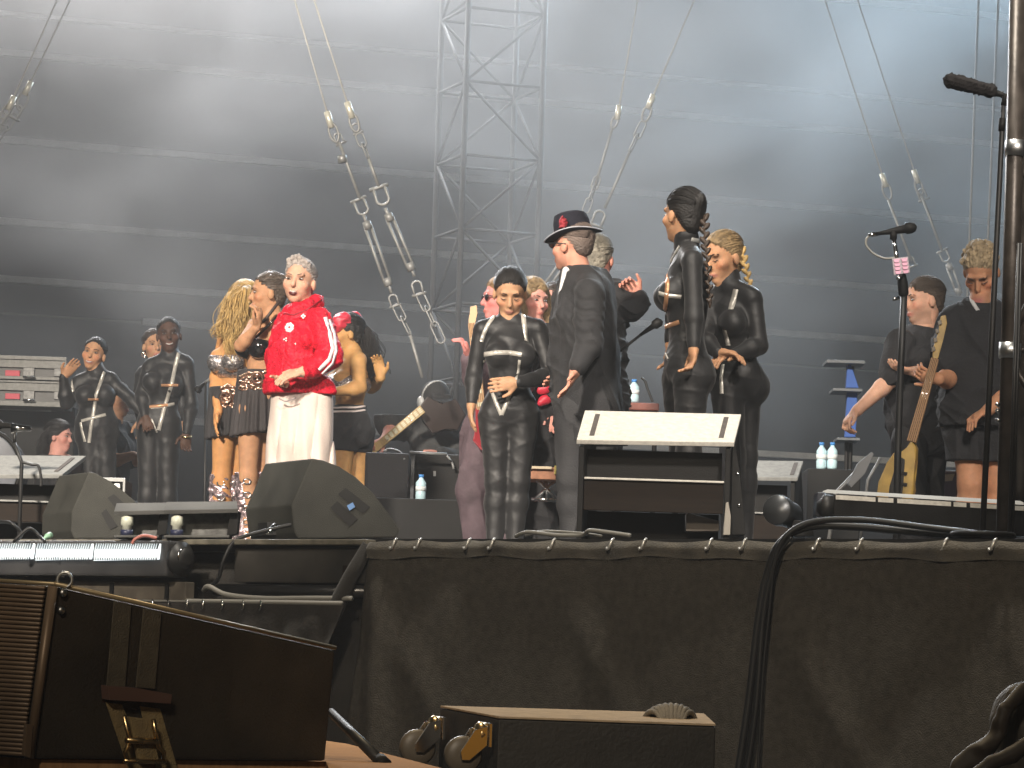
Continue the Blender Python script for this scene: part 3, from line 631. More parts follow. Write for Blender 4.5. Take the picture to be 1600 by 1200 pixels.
# ------------------------------------------------------------------ slant-topped boxes
def slantbox(label, d, fl, frr, bl, br, h, depth, topm, full=True, cat='box'):
    a, b = W(*fl, d), W(*frr, d); c, e = W(*br, d + depth), W(*bl, d + depth); t = thing('slanted_box', label, cat, (a.x, a.y, 0))
    up = V3((0, 0, 1)); X = (b - a).normalized()
    top = slab('top_board', [a - X * .012, b + X * .012, c + X * .012, e - X * .012], .022, topm, t, .004)
    for u in (.075, .925):
        p, q = a.lerp(b, u), e.lerp(c, u); p0, p1 = p.lerp(q, .14), p.lerp(q, .86); n = (b - a).cross(e - a).normalized(); n = n if n.z > 0 else -n
        w = X * .011; prism('slot', [p0 - w + n * .0015, p0 + w + n * .0015, p1 + w + n * .0015, p1 - w + n * .0015], n * .002, mat('slot_shade', (.10, .085, .075), .9, var=.3, vscale=60), top, 0)  # flat dark strip, the shade of the slot recess is in its colour
    for s_, (p, q) in enumerate(((a, e), (b, c))):
        x = X * (.025 if s_ == 0 else -.025); y0 = p.y + .02; y1 = q.y + .05
        
        poly = [V3((p.x, y0, 0)), V3((q.x + (.05 if s_ else -.0), y1, 0)), V3((q.x, y1 - .06, q.z - .03)), V3((p.x, y0, p.z - .03))]
        prism('side_panel', poly, x, M_blk, t, .004)
    zt = a.z; yy = a.y
    prism('upper_recess', [V3((a.x + .03, yy + .16, zt * .62)), V3((b.x - .03, yy + .16, zt * .62)), V3((b.x - .03, yy + .16, zt - .03)), V3((a.x + .03, yy + .16, zt - .03))], (0, .02, 0), M_blk, t, 0)
    prism('cross_panel', [V3((a.x + .028, yy + .03, zt * .34)), V3((b.x - .028, yy + .03, zt * .34)), V3((b.x - .028, yy + .03, zt * .63)), V3((a.x + .028, yy + .03, zt * .63))], (0, .02, 0), M_brown, t, .003)
    prism('shelf_edge', [V3((a.x + .028, yy + .012, zt * .632)), V3((b.x - .028, yy + .012, zt * .632)), V3((b.x - .028, yy + .012, zt * .632 + .009)), V3((a.x + .028, yy + .012, zt * .632 + .009))], (0, .14, 0), topm, t, .002)
    prism('lower_recess', [V3((a.x + .03, yy + .30, .01)), V3((b.x - .03, yy + .30, .01)), V3((b.x - .03, yy + .30, zt * .36)), V3((a.x + .03, yy + .30, zt * .36))], (0, .02, 0), M_blk, t, 0)
    return t
sb = slantbox('black slatted box with a bright white slanted top at the stage edge', 15.2, (905, 687), (1143, 691), (918, 641), (1154, 647), 0, .34, M_white)
prism('inner_wedge', [W(1072, 803, 15.35), W(1076, 801, 15.35), W(1124, 814, 15.35), W(1124, 830, 15.35), W(1072, 830, 15.35)], (0, .1, 0), mat('grey_foam', (.16, .14, .12), .8), sb, .004)
prism('corner_block', [W(1134, 786, 15.2), W(1138, 784, 15.2), W(1142, 806, 15.2), W(1141, 836, 15.2), W(1130, 836, 15.2)], (0, .05, 0), mat('pale_wood_block', (.4, .37, .32), .7), sb, .003)
prism('side_wing', [W(1137, 694, 15.3), W(1149, 694, 15.3), W(1156, 740, 15.3), W(1166, 836, 15.3), W(1140, 836, 15.3)], (-.02, .30, 0), M_blk, sb, .004)
for y in (740, 790): lathe('bolt', W(1152 + (y - 740) * .06, y, 15.3), (0, -1, 0), [(0, .008), (.004, .008), (.007, .003)], M_chrome, sb, 10)
slantbox('grey topped slanted box standing further back beside the black slatted box', 18.6, (1150, 745), (1243, 746), (1160, 719), (1252, 720), 0, .3, M_grey)
slantbox('slanted box with pale grey top at the far left behind the smaller wedge', 17.4, (-60, 742), (94, 741), (-30, 711), (131, 712), 0, .42, M_grey)
# ------------------------------------------------------------------ floor lights at the left
def floorlight(label, x0, x1, d):
    b = W(x0, 838, d); t = thing('floor_light', label, 'floor light', (b.x, b.y, 0), 'small floor lights between the wedges')
    y0 = 787 if x0 < 230 else 785
    slab('hood', [W(x0, y0 + 12, d - .05), W(x1, y0 + 10, d - .05), W(x1 - 2, y0 - 2, d + .1), W(x0 + 4, y0 - 1, d + .1)], .02, mat('grey_metal_hood', (.13, .13, .125), .85, 0, var=.2, spec=.06), t, .003)
    prism('reflector', [W(x0 + 14, 838, d + .05), W(x1 - 18, 838, d + .05), W(x1 - 6, y0 + 12, d + .12), W(x0 + 18, y0 + 12, d + .12)], (0, .02, 0), mat('dull_reflector', (.28, .28, .27), .35, .6, var=.3, vscale=30), t, .003)
    prism('side_plate', [W(x1 - 18, 838, d), W(x1 - 2, 834, d), W(x1 + 2, y0 + 14, d), W(x1 - 12, y0 + 14, d)], (0, .12, 0), M_case, t, .003)
    prism('base', [W(x0, 840, d - .06), W(x1 - 14, 840, d - .06), W(x1 - 14, 836, d - .06), W(x0, 836, d - .06)], (0, .2, 0), MATS['grey_metal_hood'], t, .003)
    lathe('lamp', W(x0 + 20, 832, d - .02), (0, 0, 1), [(0, .022), (.03, .022), (.035, .03), (.07, .028), (.08, .012)], mat('frosted_lamp', (.7, .72, .6), .2), t, 12)
    lathe('lamp_socket', W(x0 + 20, 838, d - .02), (0, 0, 1), [(0, .03), (.03, .03)], mat('blue_black_socket', (.03, .035, .08), .4), t, 12)
floorlight('left one of two small grey floor lights beside the smaller wedge', 178, 262, 15.9)
floorlight('right one of two small grey floor lights, nearest the silver boots', 256, 372, 15.85)
cable('short red and white cable curled before the small floor lights', [W(206, 850, 15.6), W(212, 842, 15.6), W(226, 837, 15.6), W(245, 841, 15.6)], .008, mat('red_cable', (.55, .2, .16), .5))
# ------------------------------------------------------------------ right hand light bar and fixture
rb = thing('led_light_bar', 'long black light bar with white strips at the right stage edge', 'light bar', tuple(W(1420, 820, 14.2)))
D1, D2 = 14.6, 14.2
prism('housing', [W(1284, 812, D1), W(1600, 838, D2), W(1600, 790, D2), W(1286, 771, D1)], (0, .16, 0), M_blk, rb, .008)
for a, b in ((1306, 1368), (1372, 1396), (1402, 1486), (1490, 1510), (1516, 1600)):
    f = lambda x, dy: W(x, 769 + (x - 1286) * .0605 + dy, D1 + (D2 - D1) * (x - 1286) / 314 - .004)
    prism('white_strip', [f(a, 10), f(b, 10), f(b, 3), f(a, 3)], (0, .006, 0), M_white, rb, 0)
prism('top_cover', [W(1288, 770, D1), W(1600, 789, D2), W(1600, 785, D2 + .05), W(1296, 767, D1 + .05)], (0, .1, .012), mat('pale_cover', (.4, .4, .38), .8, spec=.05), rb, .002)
lathe('end_knob', W(1302, 792, D1 - .04), (-1, .2, 0), [(0, .05), (.04, .055), (.05, .04), (.07, .02)], M_rub, rb, 16)
prism('end_cap', [W(1277, 769, D1), W(1290, 769, D1), W(1288, 812, D1), W(1275, 806, D1)], (0, .16, 0), mat('blue_black_cap', (.03, .035, .05), .4), rb, .004)
fx = thing('floor_spotlight', 'small cylindrical spotlight lying on the stage beside the long light bar', 'spotlight', tuple(W(1240, 830, 14.9)))
q0, q1 = W(1213, 796, 14.75), W(1262, 816, 15.1)
lathe('barrel', q0, q1 - q0, [(0, .062), (.01, .066), (.06, .066), (.07, .058), (.17, .058), (.19, .03)], mat('satin_dark_metal', (.09, .095, .10), .35, .6), fx, 24)
prism('base', [W(1232, 838, 14.8), W(1272, 838, 14.8), W(1268, 815, 14.8), W(1240, 812, 14.8)], (0, .14, 0), M_blk, fx, .004)
# ------------------------------------------------------------------ foreground: platform, tilted loudspeaker, dolly
sp = thing('loudspeaker', 'big black tapered loudspeaker cabinet strapped down in the left foreground', 'speaker', tuple(W(250, 1215, 8.6)))
A0, A1 = W(86, 916, 8.25), W(48, 1196, 8.25); B0, B1 = W(524, 1016, 8.9), W(508, 1198, 8.9); C0, C1 = W(-150, 902, 8.7), W(-170, 1180, 8.7)
for q in (A1, B1, C1): q.z = -.828
dx = B0 - A0; D0, D1_ = C0 + V3((dx.x * .8, .75, -.15)), C1 + V3((dx.x * .8, .75, 0))
bm = bmesh.new(); hexa(bm, [A1, B1, D1_, C1, A0, B0, D0, C0]); fin('cabinet', bm, mat('black_cabinet', (.036, .028, .019), .6, bump=.4, bscale=160, var=.3, vscale=6), sp, bevel=.008)
pl = [WZ(-500, 1152, -.83), WZ(470, 1152, -.83), WZ(542, 1162, -.83), WZ(690, 1200, -.83), WZ(720, 1260, -.83), WZ(540, 1260, -.83), V3((B1.x + .0, B1.y + .03, -.83)), V3((A1.x + .02, A1.y + .04, -.83)), V3((C1.x, C1.y + .04, -.83))]
o = prism('plywood_platform', pl, (0, 0, -.04), M_ply, bevel=0); tag(o, 'lit plywood platform under the tilted loudspeaker', 'platform', kind='structure')
# raking light on the top edges, painted as pale strips
tube('top_highlight', [A0 + V3((0, -.004, .006)), B0 + V3((0, -.004, .006))], .006, mat('rim_highlight', (.45, .36, .22), .4, .6), sp, 6); tube('top_highlight', [A0 + V3((0, -.004, .006)), C0 + V3((0, -.004, .006))], .005, MATS['rim_highlight'], sp, 6)
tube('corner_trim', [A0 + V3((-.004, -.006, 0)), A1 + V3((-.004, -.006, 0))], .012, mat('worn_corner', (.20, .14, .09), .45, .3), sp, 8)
gn = (A1 - A0).cross(C0 - A0).normalized(); gn = gn if gn.y < 0 else -gn
for i in range(38):
    t = .015 + i * .026; a, c = A0.lerp(A1, t), C0.lerp(C1, t); a = a.lerp(c, .045)
    if t > .99: break
    tube('grille_slat', [a + gn * .008, c + gn * .008], .0052, mat('brown_grille', (.16, .11, .07), .45, .3, var=.2), sp, 6)
sn = (B0 - A0).cross(A1 - A0).normalized(); sn = sn if sn.y < 0 else -sn
def onside(px, py, lift=.004):      # the pixel's point on the cabinet's side
    r = W(px, py, 1) - V3((0, 0, CAMZ)); t = (A0 - V3((0, 0, CAMZ))).dot(sn) / r.dot(sn); return V3((0, 0, CAMZ)) + r * t + sn * lift
def sideslab(name, pts, th, mt, par, lift=.003): return prism(name, [onside(x, y, lift) for x, y in pts], sn * th, mt, par, .0015)
for x0, x1, y0 in ((176, 203, 938), (222, 250, 950)):
    sideslab('strap', [(x0, y0), (x1, y0 + 6), (x1 - 10, 1076), (x0 - 12, 1074)], .004, M_webd, sp)
sideslab('strap', [(163, 1097), (188, 1100), (232, 1205), (200, 1205)], .004, M_web, sp); sideslab('strap', [(216, 1103), (248, 1107), (278, 1210), (244, 1210)], .004, M_web, sp)
sideslab('corner_pad', [(156, 1070), (200, 1073), (256, 1083), (254, 1098), (200, 1094), (158, 1092)], .03, mat('brown_pad', (.11, .06, .045), .6), sp)
rt = sideslab('ratchet_plate', [(190, 1118), (222, 1122), (236, 1186), (205, 1184)], .012, M_web, sp, .02)
for pts in ([(178, 1116), (186, 1150), (184, 1164), (180, 1172), (184, 1186)], [(224, 1122), (228, 1148), (232, 1164), (240, 1172), (241, 1188)], [(178, 1186), (242, 1188)]):
    tube('buckle_frame', [onside(x, y, .04) for x, y in pts], .006, M_brass, rt, 8)
tube('buckle_pin', [onside(182, 1154, .04), onside(230, 1156, .04)], .008, M_brass, rt, 8)
tube('eye_bolt', ringpts(onside(101, 906, .0), V3((.018, 0, 0)), V3((0, 0, .018)), 16), .004, M_steel, sp, 8, True)
for y in (926, 953): lathe('fly_pin', onside(96 if y < 940 else 93, y, .002), sn, [(0, .010), (.008, .010), (.012, .005)], M_steel, sp, 12)
sideslab('foot_catch', [(36, 1130), (46, 1132), (42, 1184), (32, 1180)], .012, MATS['worn_corner'], sp)
dl = thing('wheeled_board', 'black caster board tipped on its side before the skirt', 'dolly', tuple(W(900, 1210, 10.2)))
t0, t1, t2, t3 = W(779, 1124, 9.9), W(1118, 1136, 10.0), W(1100, 1119, 10.9), W(688, 1107, 10.6)
dn = V3((0, 0, -.34)); prism('board', [t0, t1, t2, t3], dn, mat('black_caster_board', (.022, .02, .017), .6, bump=.2, bscale=80, var=.3, vscale=8), dl, .004)
prism('edge_strip', [t0 + V3((0, 0, .003)), t1 + V3((0, 0, .003)), t2 + V3((0, 0, .003)), t3 + V3((0, 0, .003))], (0, 0, .006), mat('raw_ply_edge', (.40, .31, .21), .85, spec=.02, var=.2, vscale=20), dl, .001)
ld = (t3 - t0).normalized(); ln_ = V3((ld.y, -ld.x, 0)); ln_ = ln_ if ln_.x < 0 else -ln_
for cx_, cy_, dd_ in ((770, 1140, 9.95), (697, 1130, 10.45)):
    p = W(cx_, cy_, dd_) + ln_ * .012; cs = bpy.data.objects.new('caster', None); COL.objects.link(cs); cs.location = p; cs.parent = dl; cs.matrix_parent_inverse = Matrix.Translation(dl.location).inverted()
    def cl(o):
        o.parent = cs; o.matrix_parent_inverse = Matrix.Translation(p).inverted(); return o
    up = V3((0, 0, 1))
    cl(prism('mount_plate', [p - ld * .045 - up * .05, p + ld * .045 - up * .05, p + ld * .045 + up * .02, p - ld * .045 + up * .02], ln_ * .01, M_chrome, None, .002))
    wc = p + ln_ * .075 - up * .075
    for s_ in (-1, 1): cl(prism('fork', [p + ld * .030 * s_ + ln_ * .012 - up * .045, p + ld * .030 * s_ + ln_ * .012 + up * .012, p + ld * .030 * s_ + ln_ * .05 + up * .0, wc + ld * .030 * s_ + ln_ * .016 + up * .012, wc + ld * .030 * s_ + ln_ * .012 - up * .014, wc + ld * .030 * s_ - ln_ * .012 - up * .014], ld * .006 * s_, M_chrome, None, .0015))
    cl(lathe('swivel', p + ln_ * .01 - up * .015, ln_, [(0, .035), (.02, .038), (.03, .03)], M_brass, None, 16))
    cl(lathe('wheel', wc - ld * .022, ld, [(0, .022), (.003, .048), (.012, .055), (.032, .055), (.041, .048), (.044, .022)], mat('olive_rubber_wheel', (.12, .10, .075), .45), None, 24))
    cl(lathe('hub', wc - ld * .026, ld, [(0, .014), (.052, .014)], M_chrome, None, 12))
rp = thing('rope_coil', 'small coil of grey rope on the tipped caster board', 'rope', tuple(W(1048, 1128, 10.3)))
rc = W(1048, 1134, 10.35); bm = bmesh.new()
for k in range(9):
    a = -1.1 + k * .27; c = rc + V3((.062 * math.sin(a), 0, 0)); add_tube(bm, [c + V3((math.cos(q) * .04 * math.sin(a * .6), math.cos(q) * .06, max(-.0, math.sin(q)) * .062 * math.cos(a * .75))) for q in np.linspace(-.2, math.pi + .2, 14)], .009, 7)
fin('rope', bm, mat('grey_rope', (.22, .20, .17), .8, bump=.6, bscale=200), rp, True)
a, b = W(517, 1113, 9.3), W(598, 1193, 9.0); o = thing('metal_pole', 'short black pole leaning from the loudspeaker to the plywood platform', 'pole', tuple(b))
tube('shaft', [a, b], [.012, .016], M_rub, o, 10); tube('end_cap', [b - (b - a).normalized() * .02, b + (b - a).normalized() * .012], .021, M_case, o, 10)
# folded jacket / bag in the bottom right corner
bg_ = thing('backpack', 'dark backpack with a padded strap in the bottom right corner', 'backpack', tuple(W(1580, 1215, 9)))
f = Field(.008); P9 = lambda x, y, d=9: W(x, y, d)
f.cone(P9(1600, 1120), P9(1650, 1210), .09, .16, .05); f.cone(P9(1575, 1210, 9.1), P9(1680, 1120, 9.1), .05, .12, .05); f.disp = wrinkle(.006, 45, 3); f.build('pack', mat('olive_black_nylon', (.075, .065, .05), .6, bump=.3, bscale=90, var=.3), bg_)
f = Field(.006); f.chain([P9(1500, 1200, 8.8), P9(1530, 1180, 8.8), P9(1556, 1150, 8.8), P9(1570, 1110, 8.8), P9(1600, 1080, 8.85), P9(1640, 1060, 8.9)], [.03, .028, .022, .018, .018, .02], .01); f.disp = wrinkle(.004, 90, 4); f.build('strap', mat('brown_black_strap', (.06, .048, .036), .6), bg_)
f = Field(.006); f.chain([P9(1520, 1215, 8.7), P9(1550, 1192, 8.7), P9(1580, 1180, 8.7), P9(1625, 1150, 8.7)], [.02, .018, .02, .022], .01); f.build('lower_strap', MATS['brown_black_strap'], bg_)
# ------------------------------------------------------------------ scaffold at the right edge
sc_ = thing('scaffold_tower', 'dark steel scaffold tower cut by the right picture edge', 'scaffold', tuple(edge(1580, -.2, 0)))
M_scaf = mat('dark_painted_steel', (.06, .05, .042), .42, .4, bump=.1, bscale=50, var=.35, vscale=12)
def sline(name, a, b, d, r, mt=M_scaf, d2=None): return tube(name, [W(*a, d), W(*b, d2 or d)], r, mt, sc_, 14)
sline('upright', (1592, -40), (1570, 838), 13.9, .036); sline('upright', (1614, -40), (1597, 838), 14.4, .036); sline('upright', (1660, -40), (1645, 838), 14.0, .036)
for a, b in (((1588, 236), (1650, 232)), ((1577, 548), (1640, 545)), ((1583, 520), (1625, 440)), ((1578, 562), (1625, 640)), ((1586, 250), (1640, 330))): sline('brace', a, b, 13.93, .016)
for y in (232, 548): sline('coupler', (1588 - (y - 232) * .03, y - 12), (1587 - (y - 232) * .03, y + 12), 13.9, .046, M_steel)
for x0, x1, xx in ((1590, 1577, .008), (1594, 1582, .006)): sline('thin_cable', (x0 + 2, 380), (x1, 842), 13.6, xx, M_rub)
for y in (630, 640, 655): sline('clip', (1556, y), (1562, y + 4), 13.8, .008, M_chrome)
# ------------------------------------------------------------------ microphone stands
ms = thing('microphone_stand', 'tall thin stand with a fluffy black windshield microphone beside the scaffold', 'microphone stand', tuple(WZ(1536, 838, 0)))
dm = 13.75
tube('pole', [W(1568, 150, dm), W(1566, 200, dm), W(1550, 520, dm), W(1535, 838, dm)], [.007, .011, .0125, .0125], M_rub, ms, 10)
tube('pole_clutch', [W(1566, 185, dm), W(1565, 205, dm)], .014, M_blk, ms, 10)
f = Field(.004); f.cone(W(1485, 126, dm), W(1548, 142, dm), .030, .028, .01); f.disp = wrinkle(.0035, 330, 8); f.build('windshield', mat('black_fur', (.015, .013, .013), .95, bump=.8, bscale=300), ms)
lathe('microphone_body', W(1546, 142, dm), W(1566, 148, dm) - W(1546, 142, dm), [(0, .022), (.03, .014), (.05, .012), (.055, .016)], M_blk, ms, 12)
tube('microphone_clip', [W(1560, 147, dm), W(1570, 148, dm), W(1568, 165, dm)], .011, M_blk, ms, 8)
tube('base', [WZ(1536, 836, .02) + V3((.12 * math.cos(a), .12 * math.sin(a), 0)) for a in np.linspace(0, 6.0, 20)], .012, M_blk, ms, 8)
mv = thing('microphone_stand', 'vocal microphone stand with pink guitar picks clipped below the microphone', 'microphone stand', tuple(W(1390, 880, 16.8)))
dv = 16.8
tube('pole', [W(1413, 452, dv), W(1408, 560, dv), W(1403, 700, dv), W(1398, 1000, dv)], [.017, .017, .018, .018], M_rub, mv, 12)
tube('upper_tube', [W(1396, 372, dv), W(1401, 402, dv), W(1411, 440, dv)], .011, M_chrome, mv, 10)
lathe('clutch', W(1409, 428, dv), W(1412, 460, dv) - W(1409, 428, dv), [(0, .02), (.04, .026), (.10, .026), (.11, .02)], M_blk, mv, 12)
for p in ((1410, 432), (1404, 465)): tube('thumb_screw', [W(*p, dv - .03), W(p[0] - 8, p[1] + 3, dv - .05)], .009, M_chrome, mv, 8)
mb = W(1372, 365, dv); mh = W(1429, 355, dv); lathe('microphone', mb, mh - mb, [(0, .009), (.03, .012), (.11, .020), (.135, .022), (.14, .028), (.165, .029), (.185, .022), (.195, .006)], M_blk, mv, 16)
lathe('cable_plug', mb, mb - mh, [(0, .012), (.04, .012), (.05, .007)], M_chrome, mv, 10)
tube('microphone_clip', [W(1396, 361, dv), W(1396, 374, dv)], .018, M_blk, mv, 10)
tube('microphone_cable', spline([W(1362, 366, dv), W(1354, 373, dv), W(1354, 384, dv), W(1366, 397, dv), W(1384, 404, dv), W(1400, 402, dv)], 6), .0055, mat('grey_cable', (.3, .29, .26), .5), mv, 8)
ph = prism('pick_holder', [W(x, y, dv - .03) for x, y in ((1394, 404), (1419, 401), (1422, 426), (1397, 430))], (0, .012, 0), mat('pale_holder', (.5, .42, .46), .4), mv, .002)
for r_ in range(4):
    for c_ in range(2):
        x = 1396 + c_ * 12 + r_ * .8; y = 405.5 + r_ * 6 - c_ * 1.2
        prism('pick', [W(x, y, dv - .036), W(x + 10, y - 1, dv - .036), W(x + 8.5, y + 4.3, dv - .04), W(x + 2, y + 4.8, dv - .04)], (0, .004, 0), mat('pink_pick', (.75, .35, .50), .4), ph, .0008)
tube('base_leg', [W(1398, 990, dv), W(1340, 1010, dv - .2)], .012, M_blk, mv, 8)
def stand(label, pole, boom, micp, d, mt=M_rub):
    t = thing('microphone_stand', label, 'microphone stand', tuple(W(*pole[-1], d))); tube('pole', [W(*p, d) for p in pole], .010, mt, t, 8)
    if len(boom) > 1: tube('boom', [W(*p, d) for p in boom], .008, mt, t, 8)
    a, b = W(*micp[0], d), W(*micp[1], d); L = (b - a).length; lathe('microphone', a, b - a, [(0, .008), (L * .6, .016), (L * .65, .026), (L * .9, .028), (L, .012)], M_blk, t, 14); return t
stand('boom microphone stand slanting beside the tall dancer with the braid', [(968, 549), (955, 900)], [(968, 549), (1000, 524)], ((1000, 524), (1034, 500)), 18.9)
t = stand('boom microphone stand half hidden behind the blonde woman', [(322, 596), (318, 960)], [(322, 596), (348, 580)], ((322, 596), (306, 612)), 22.6)
tube('pale_arm', [W(320, 598, 22.6), W(352, 576, 22.6)], .010, M_alu, t, 8)
t = stand('microphone on a black stand poking in at the far left edge', [(22, 692), (34, 722), (24, 1000)], [(22, 692), (24, 676)], ((48, 668), (-25, 662)), 17.2)
lathe('microphone_grip', W(18, 669, 17.2), W(48, 671, 17.2) - W(18, 669, 17.2), [(0, .028), (.05, .012), (.10, .009)], M_chrome, t, 12)
tube('stand_cable', spline([W(34, 722, 17.1), W(50, 726, 17.1), W(60, 728, 17.1), W(64, 745, 17.1), W(64, 760, 17.1)], 6), .007, M_rub, t, 8)
# ------------------------------------------------------------------ things further back
def fbox(name, x0, y0, x1, y1, d, dep, mt, par=None, bevel=.008):      # box whose front face fills these pixels at depth d
    a, b = W(x0, y1, d), W(x1, y0, d); return box(name, (a.x, d, a.z), (b.x, d + dep, b.z), mt, par, bevel)
def gbox(name, x0, y0, x1, d, dep, mt, par=None, bevel=.008, z0=0):
    a, b = W(x0, y0, d), W(x1, y0, d); return box(name, (a.x, d, z0), (b.x, d + dep, (a.z + b.z) / 2), mt, par, bevel)
o = gbox('stage_riser', 560, 782, 915, 20.9, 1.0, M_case); tag(o, 'low dark riser behind the centre performers carrying a water bottle', 'riser')
am = thing('amplifier', 'dark amplifier cabinet on the riser, left of the water bottle', 'amplifier', tuple(W(610, 782, 21.2)))
zR = W(737, 782, 20.9).z
def rbox(name, x0, y0, x1, d, dep, mt, par, bevel=.02):
    a, b = W(x0, y0, d), W(x1, y0, d); return box(name, (a.x, d, zR + .002), (b.x, d + dep, a.z), mt, par, bevel)
rbox('cabinet', 571, 706, 640, 21.2, .45, mat('dark_grey_tolex', (.05, .05, .052), .7, bump=.3, bscale=200), am); tube('handle', spline([W(600, 706, 21.3), W(608, 702, 21.3), W(624, 706, 21.25), W(632, 718, 21.2)], 5), .008, M_alu, am, 8)
am = thing('amplifier', 'black amplifier on the riser, right of the water bottle', 'amplifier', tuple(W(690, 782, 21.4)))
rbox('cabinet', 648, 708, 727, 21.45, .4, M_blk, am); tube('front_bar', [W(640, 707, 21.3), W(698, 710, 21.3)], .010, M_alu, am, 8); tube('handle', spline([W(698, 712, 21.4), W(706, 722, 21.4), W(709, 733, 21.4)], 4), .007, M_alu, am, 8)
prism('logo_plate', [W(x, y, 21.44) for x, y in ((677, 736), (681, 736), (681, 744), (677, 744))], (0, .006, 0), M_alu, am, 0)
def bottle(label, px, py, d, h=.22):
    b = W(px, py, d); t = thing('water_bottle', label, 'bottle', tuple(b), 'water bottles on the stage')
    lathe('bottle_body', b, (0, 0, 1), [(0, .028), (.01, .033), (h * .3, .033), (h * .34, .030), (h * .55, .033), (h * .68, .033), (h * .84, .014), (h * .90, .013)], M_bottle, t, 14)
    lathe('label_band', b + V3((0, 0, h * .36)), (0, 0, 1), [(0, .0335), (h * .18, .0335)], mat('pale_label', (.7, .76, .78), .5), t, 14)
    lathe('cap', b + V3((0, 0, h * .885)), (0, 0, 1), [(0, .016), (h * .11, .016)], M_cap, t, 12)
b0 = W(657, 782, 21.0); bottle('water bottle with blue cap standing alone on the dark riser', 657, 782, 21.0, .16)
tb = thing('side_table', 'low red brown table with a bottle behind the slatted box', 'table', tuple(W(995, 640, 20.5)))
fbox('table_top', 962, 630, 1030, 640, 20.4, .4, mat('red_brown_wood', (.22, .07, .05), .5), tb); 
for x in (968, 1024): tube('leg', [W(x, 640, 20.6), V3((W(x, 640, 20.6).x, 20.6, 0))], .015, M_blk, tb, 8)
bottle('water bottle on the red brown table behind the slatted box', 990, 629, 20.5, .14)
cable('small black lamp arm on the red brown table', [W(1002, 590, 20.5), W(1008, 596, 20.5), W(1012, 608, 20.5), W(1020, 628, 20.5)], .008)
kb = thing('keyboard', 'wooden keyboard on a metal stand between the woman and the hat wearer', 'keyboard', tuple(W(850, 782, 20.3)))
fbox('case', 822, 731, 884, 748, 20.2, .35, mat('warm_wood', (.34, .15, .08), .5, var=.3, vscale=20), kb, .004); fbox('end_cheek', 866, 728, 882, 741, 20.15, .04, mat('yellow_block', (.5, .42, .1), .5), kb, .003)
fbox('key_strip', 823, 729, 862, 732, 20.17, .05, mat('cream_keys', (.6, .5, .36), .4), kb, .002)
for a, b in (((838, 748), (872, 782)), ((872, 748), (834, 782)), ((852, 748), (856, 782)), ((830, 780), (878, 781))): tube('stand_leg', [W(*a, 20.4), W(*b, 20.4)], .012, M_chrome, kb, 8)
fbox('speaker_stack', 826, 655, 878, 729, 20.9, .4, M_case, None); tag(bpy.data.objects['speaker_stack'], 'dark grey cabinet behind the wooden keyboard', 'cabinet')
st = thing('tiered_stand', 'three tier stand with blue lit cloth behind the pointing man', 'stand', tuple(W(1318, 690, 22)))
M_blue = mat('blue_lit_cloth', (.03, .09, .32), .7)  # blue light on the cloth is put into its base colour
for y, x0, x1 in ((565, 1292, 1352), (609, 1302, 1348), (686, 1308, 1344)): fbox('shelf', x0, y - 1.5, x1, y + 1.5, 22, .3, mat('dull_shelf', (.10, .11, .12), .5), st, .003)
prism('cloth_panel', [W(x, y, 22.1) for x, y in ((1324, 570), (1330, 570), (1342, 606), (1322, 606))], (0, .05, 0), M_blue, st, .004); prism('cloth_panel', [W(x, y, 22.1) for x, y in ((1324, 613), (1340, 613), (1337, 683), (1320, 683))], (0, .05, 0), M_blue, st, .004)
for x in (1326, 1332): tube('post', [W(x, 565, 22.2), V3((W(x, 565, 22.2).x, 22.2, 0))], .014, M_blk, st, 8)
gb = gbox('equipment_case', 1262, 733, 1345, 21.4, .5, M_case); tag(gb, 'dark equipment case behind the long light bar carrying two bottles', 'case')
bottle('left one of two water bottles beside the pointing arm', 1283, 733, 21.5, .17); bottle('right one of two water bottles beside the pointing arm', 1300, 733, 21.5, .17)
ap = thing('amplifier', 'small amplifier with pinkish front behind the bass player\'s knee', 'amplifier', tuple(W(1470, 832, 19.6)))
gbox('cabinet', 1449, 735, 1500, 19.9, .35, mat('brown_tolex', (.20, .12, .11), .6), ap); fbox('speaker_grille', 1454, 744, 1494, 830, 19.88, .02, mat('mauve_grille', (.20, .17, .22), .8, bump=.4, bscale=200), ap, .003)
prism('name_plate', [W(x, y, 19.86) for x, y in ((1470, 742), (1492, 740), (1488, 751), (1476, 752))], (0, .02, 0), mat('cream_plate', (.7, .62, .5), .5), ap, 0)
gs = thing('guitar_stand', 'grey folded guitar stand leaning left of the bass guitar', 'stand', tuple(W(1340, 830, 18.9)))
prism('padded_arm', [W(x, y, 18.9) for x, y in ((1362, 706), (1366, 709), (1352, 740), (1330, 762), (1324, 756), (1340, 724))], (0, .04, 0), mat('grey_padding', (.24, .25, .26), .6), gs, .004)
tube('leg', [W(1340, 735, 19), W(1306, 770, 19), W(1290, 880, 19)], .012, M_alu, gs, 8); tube('leg', [W(1376, 716, 19), W(1356, 750, 19), W(1340, 880, 19)], .009, M_alu, gs, 8)
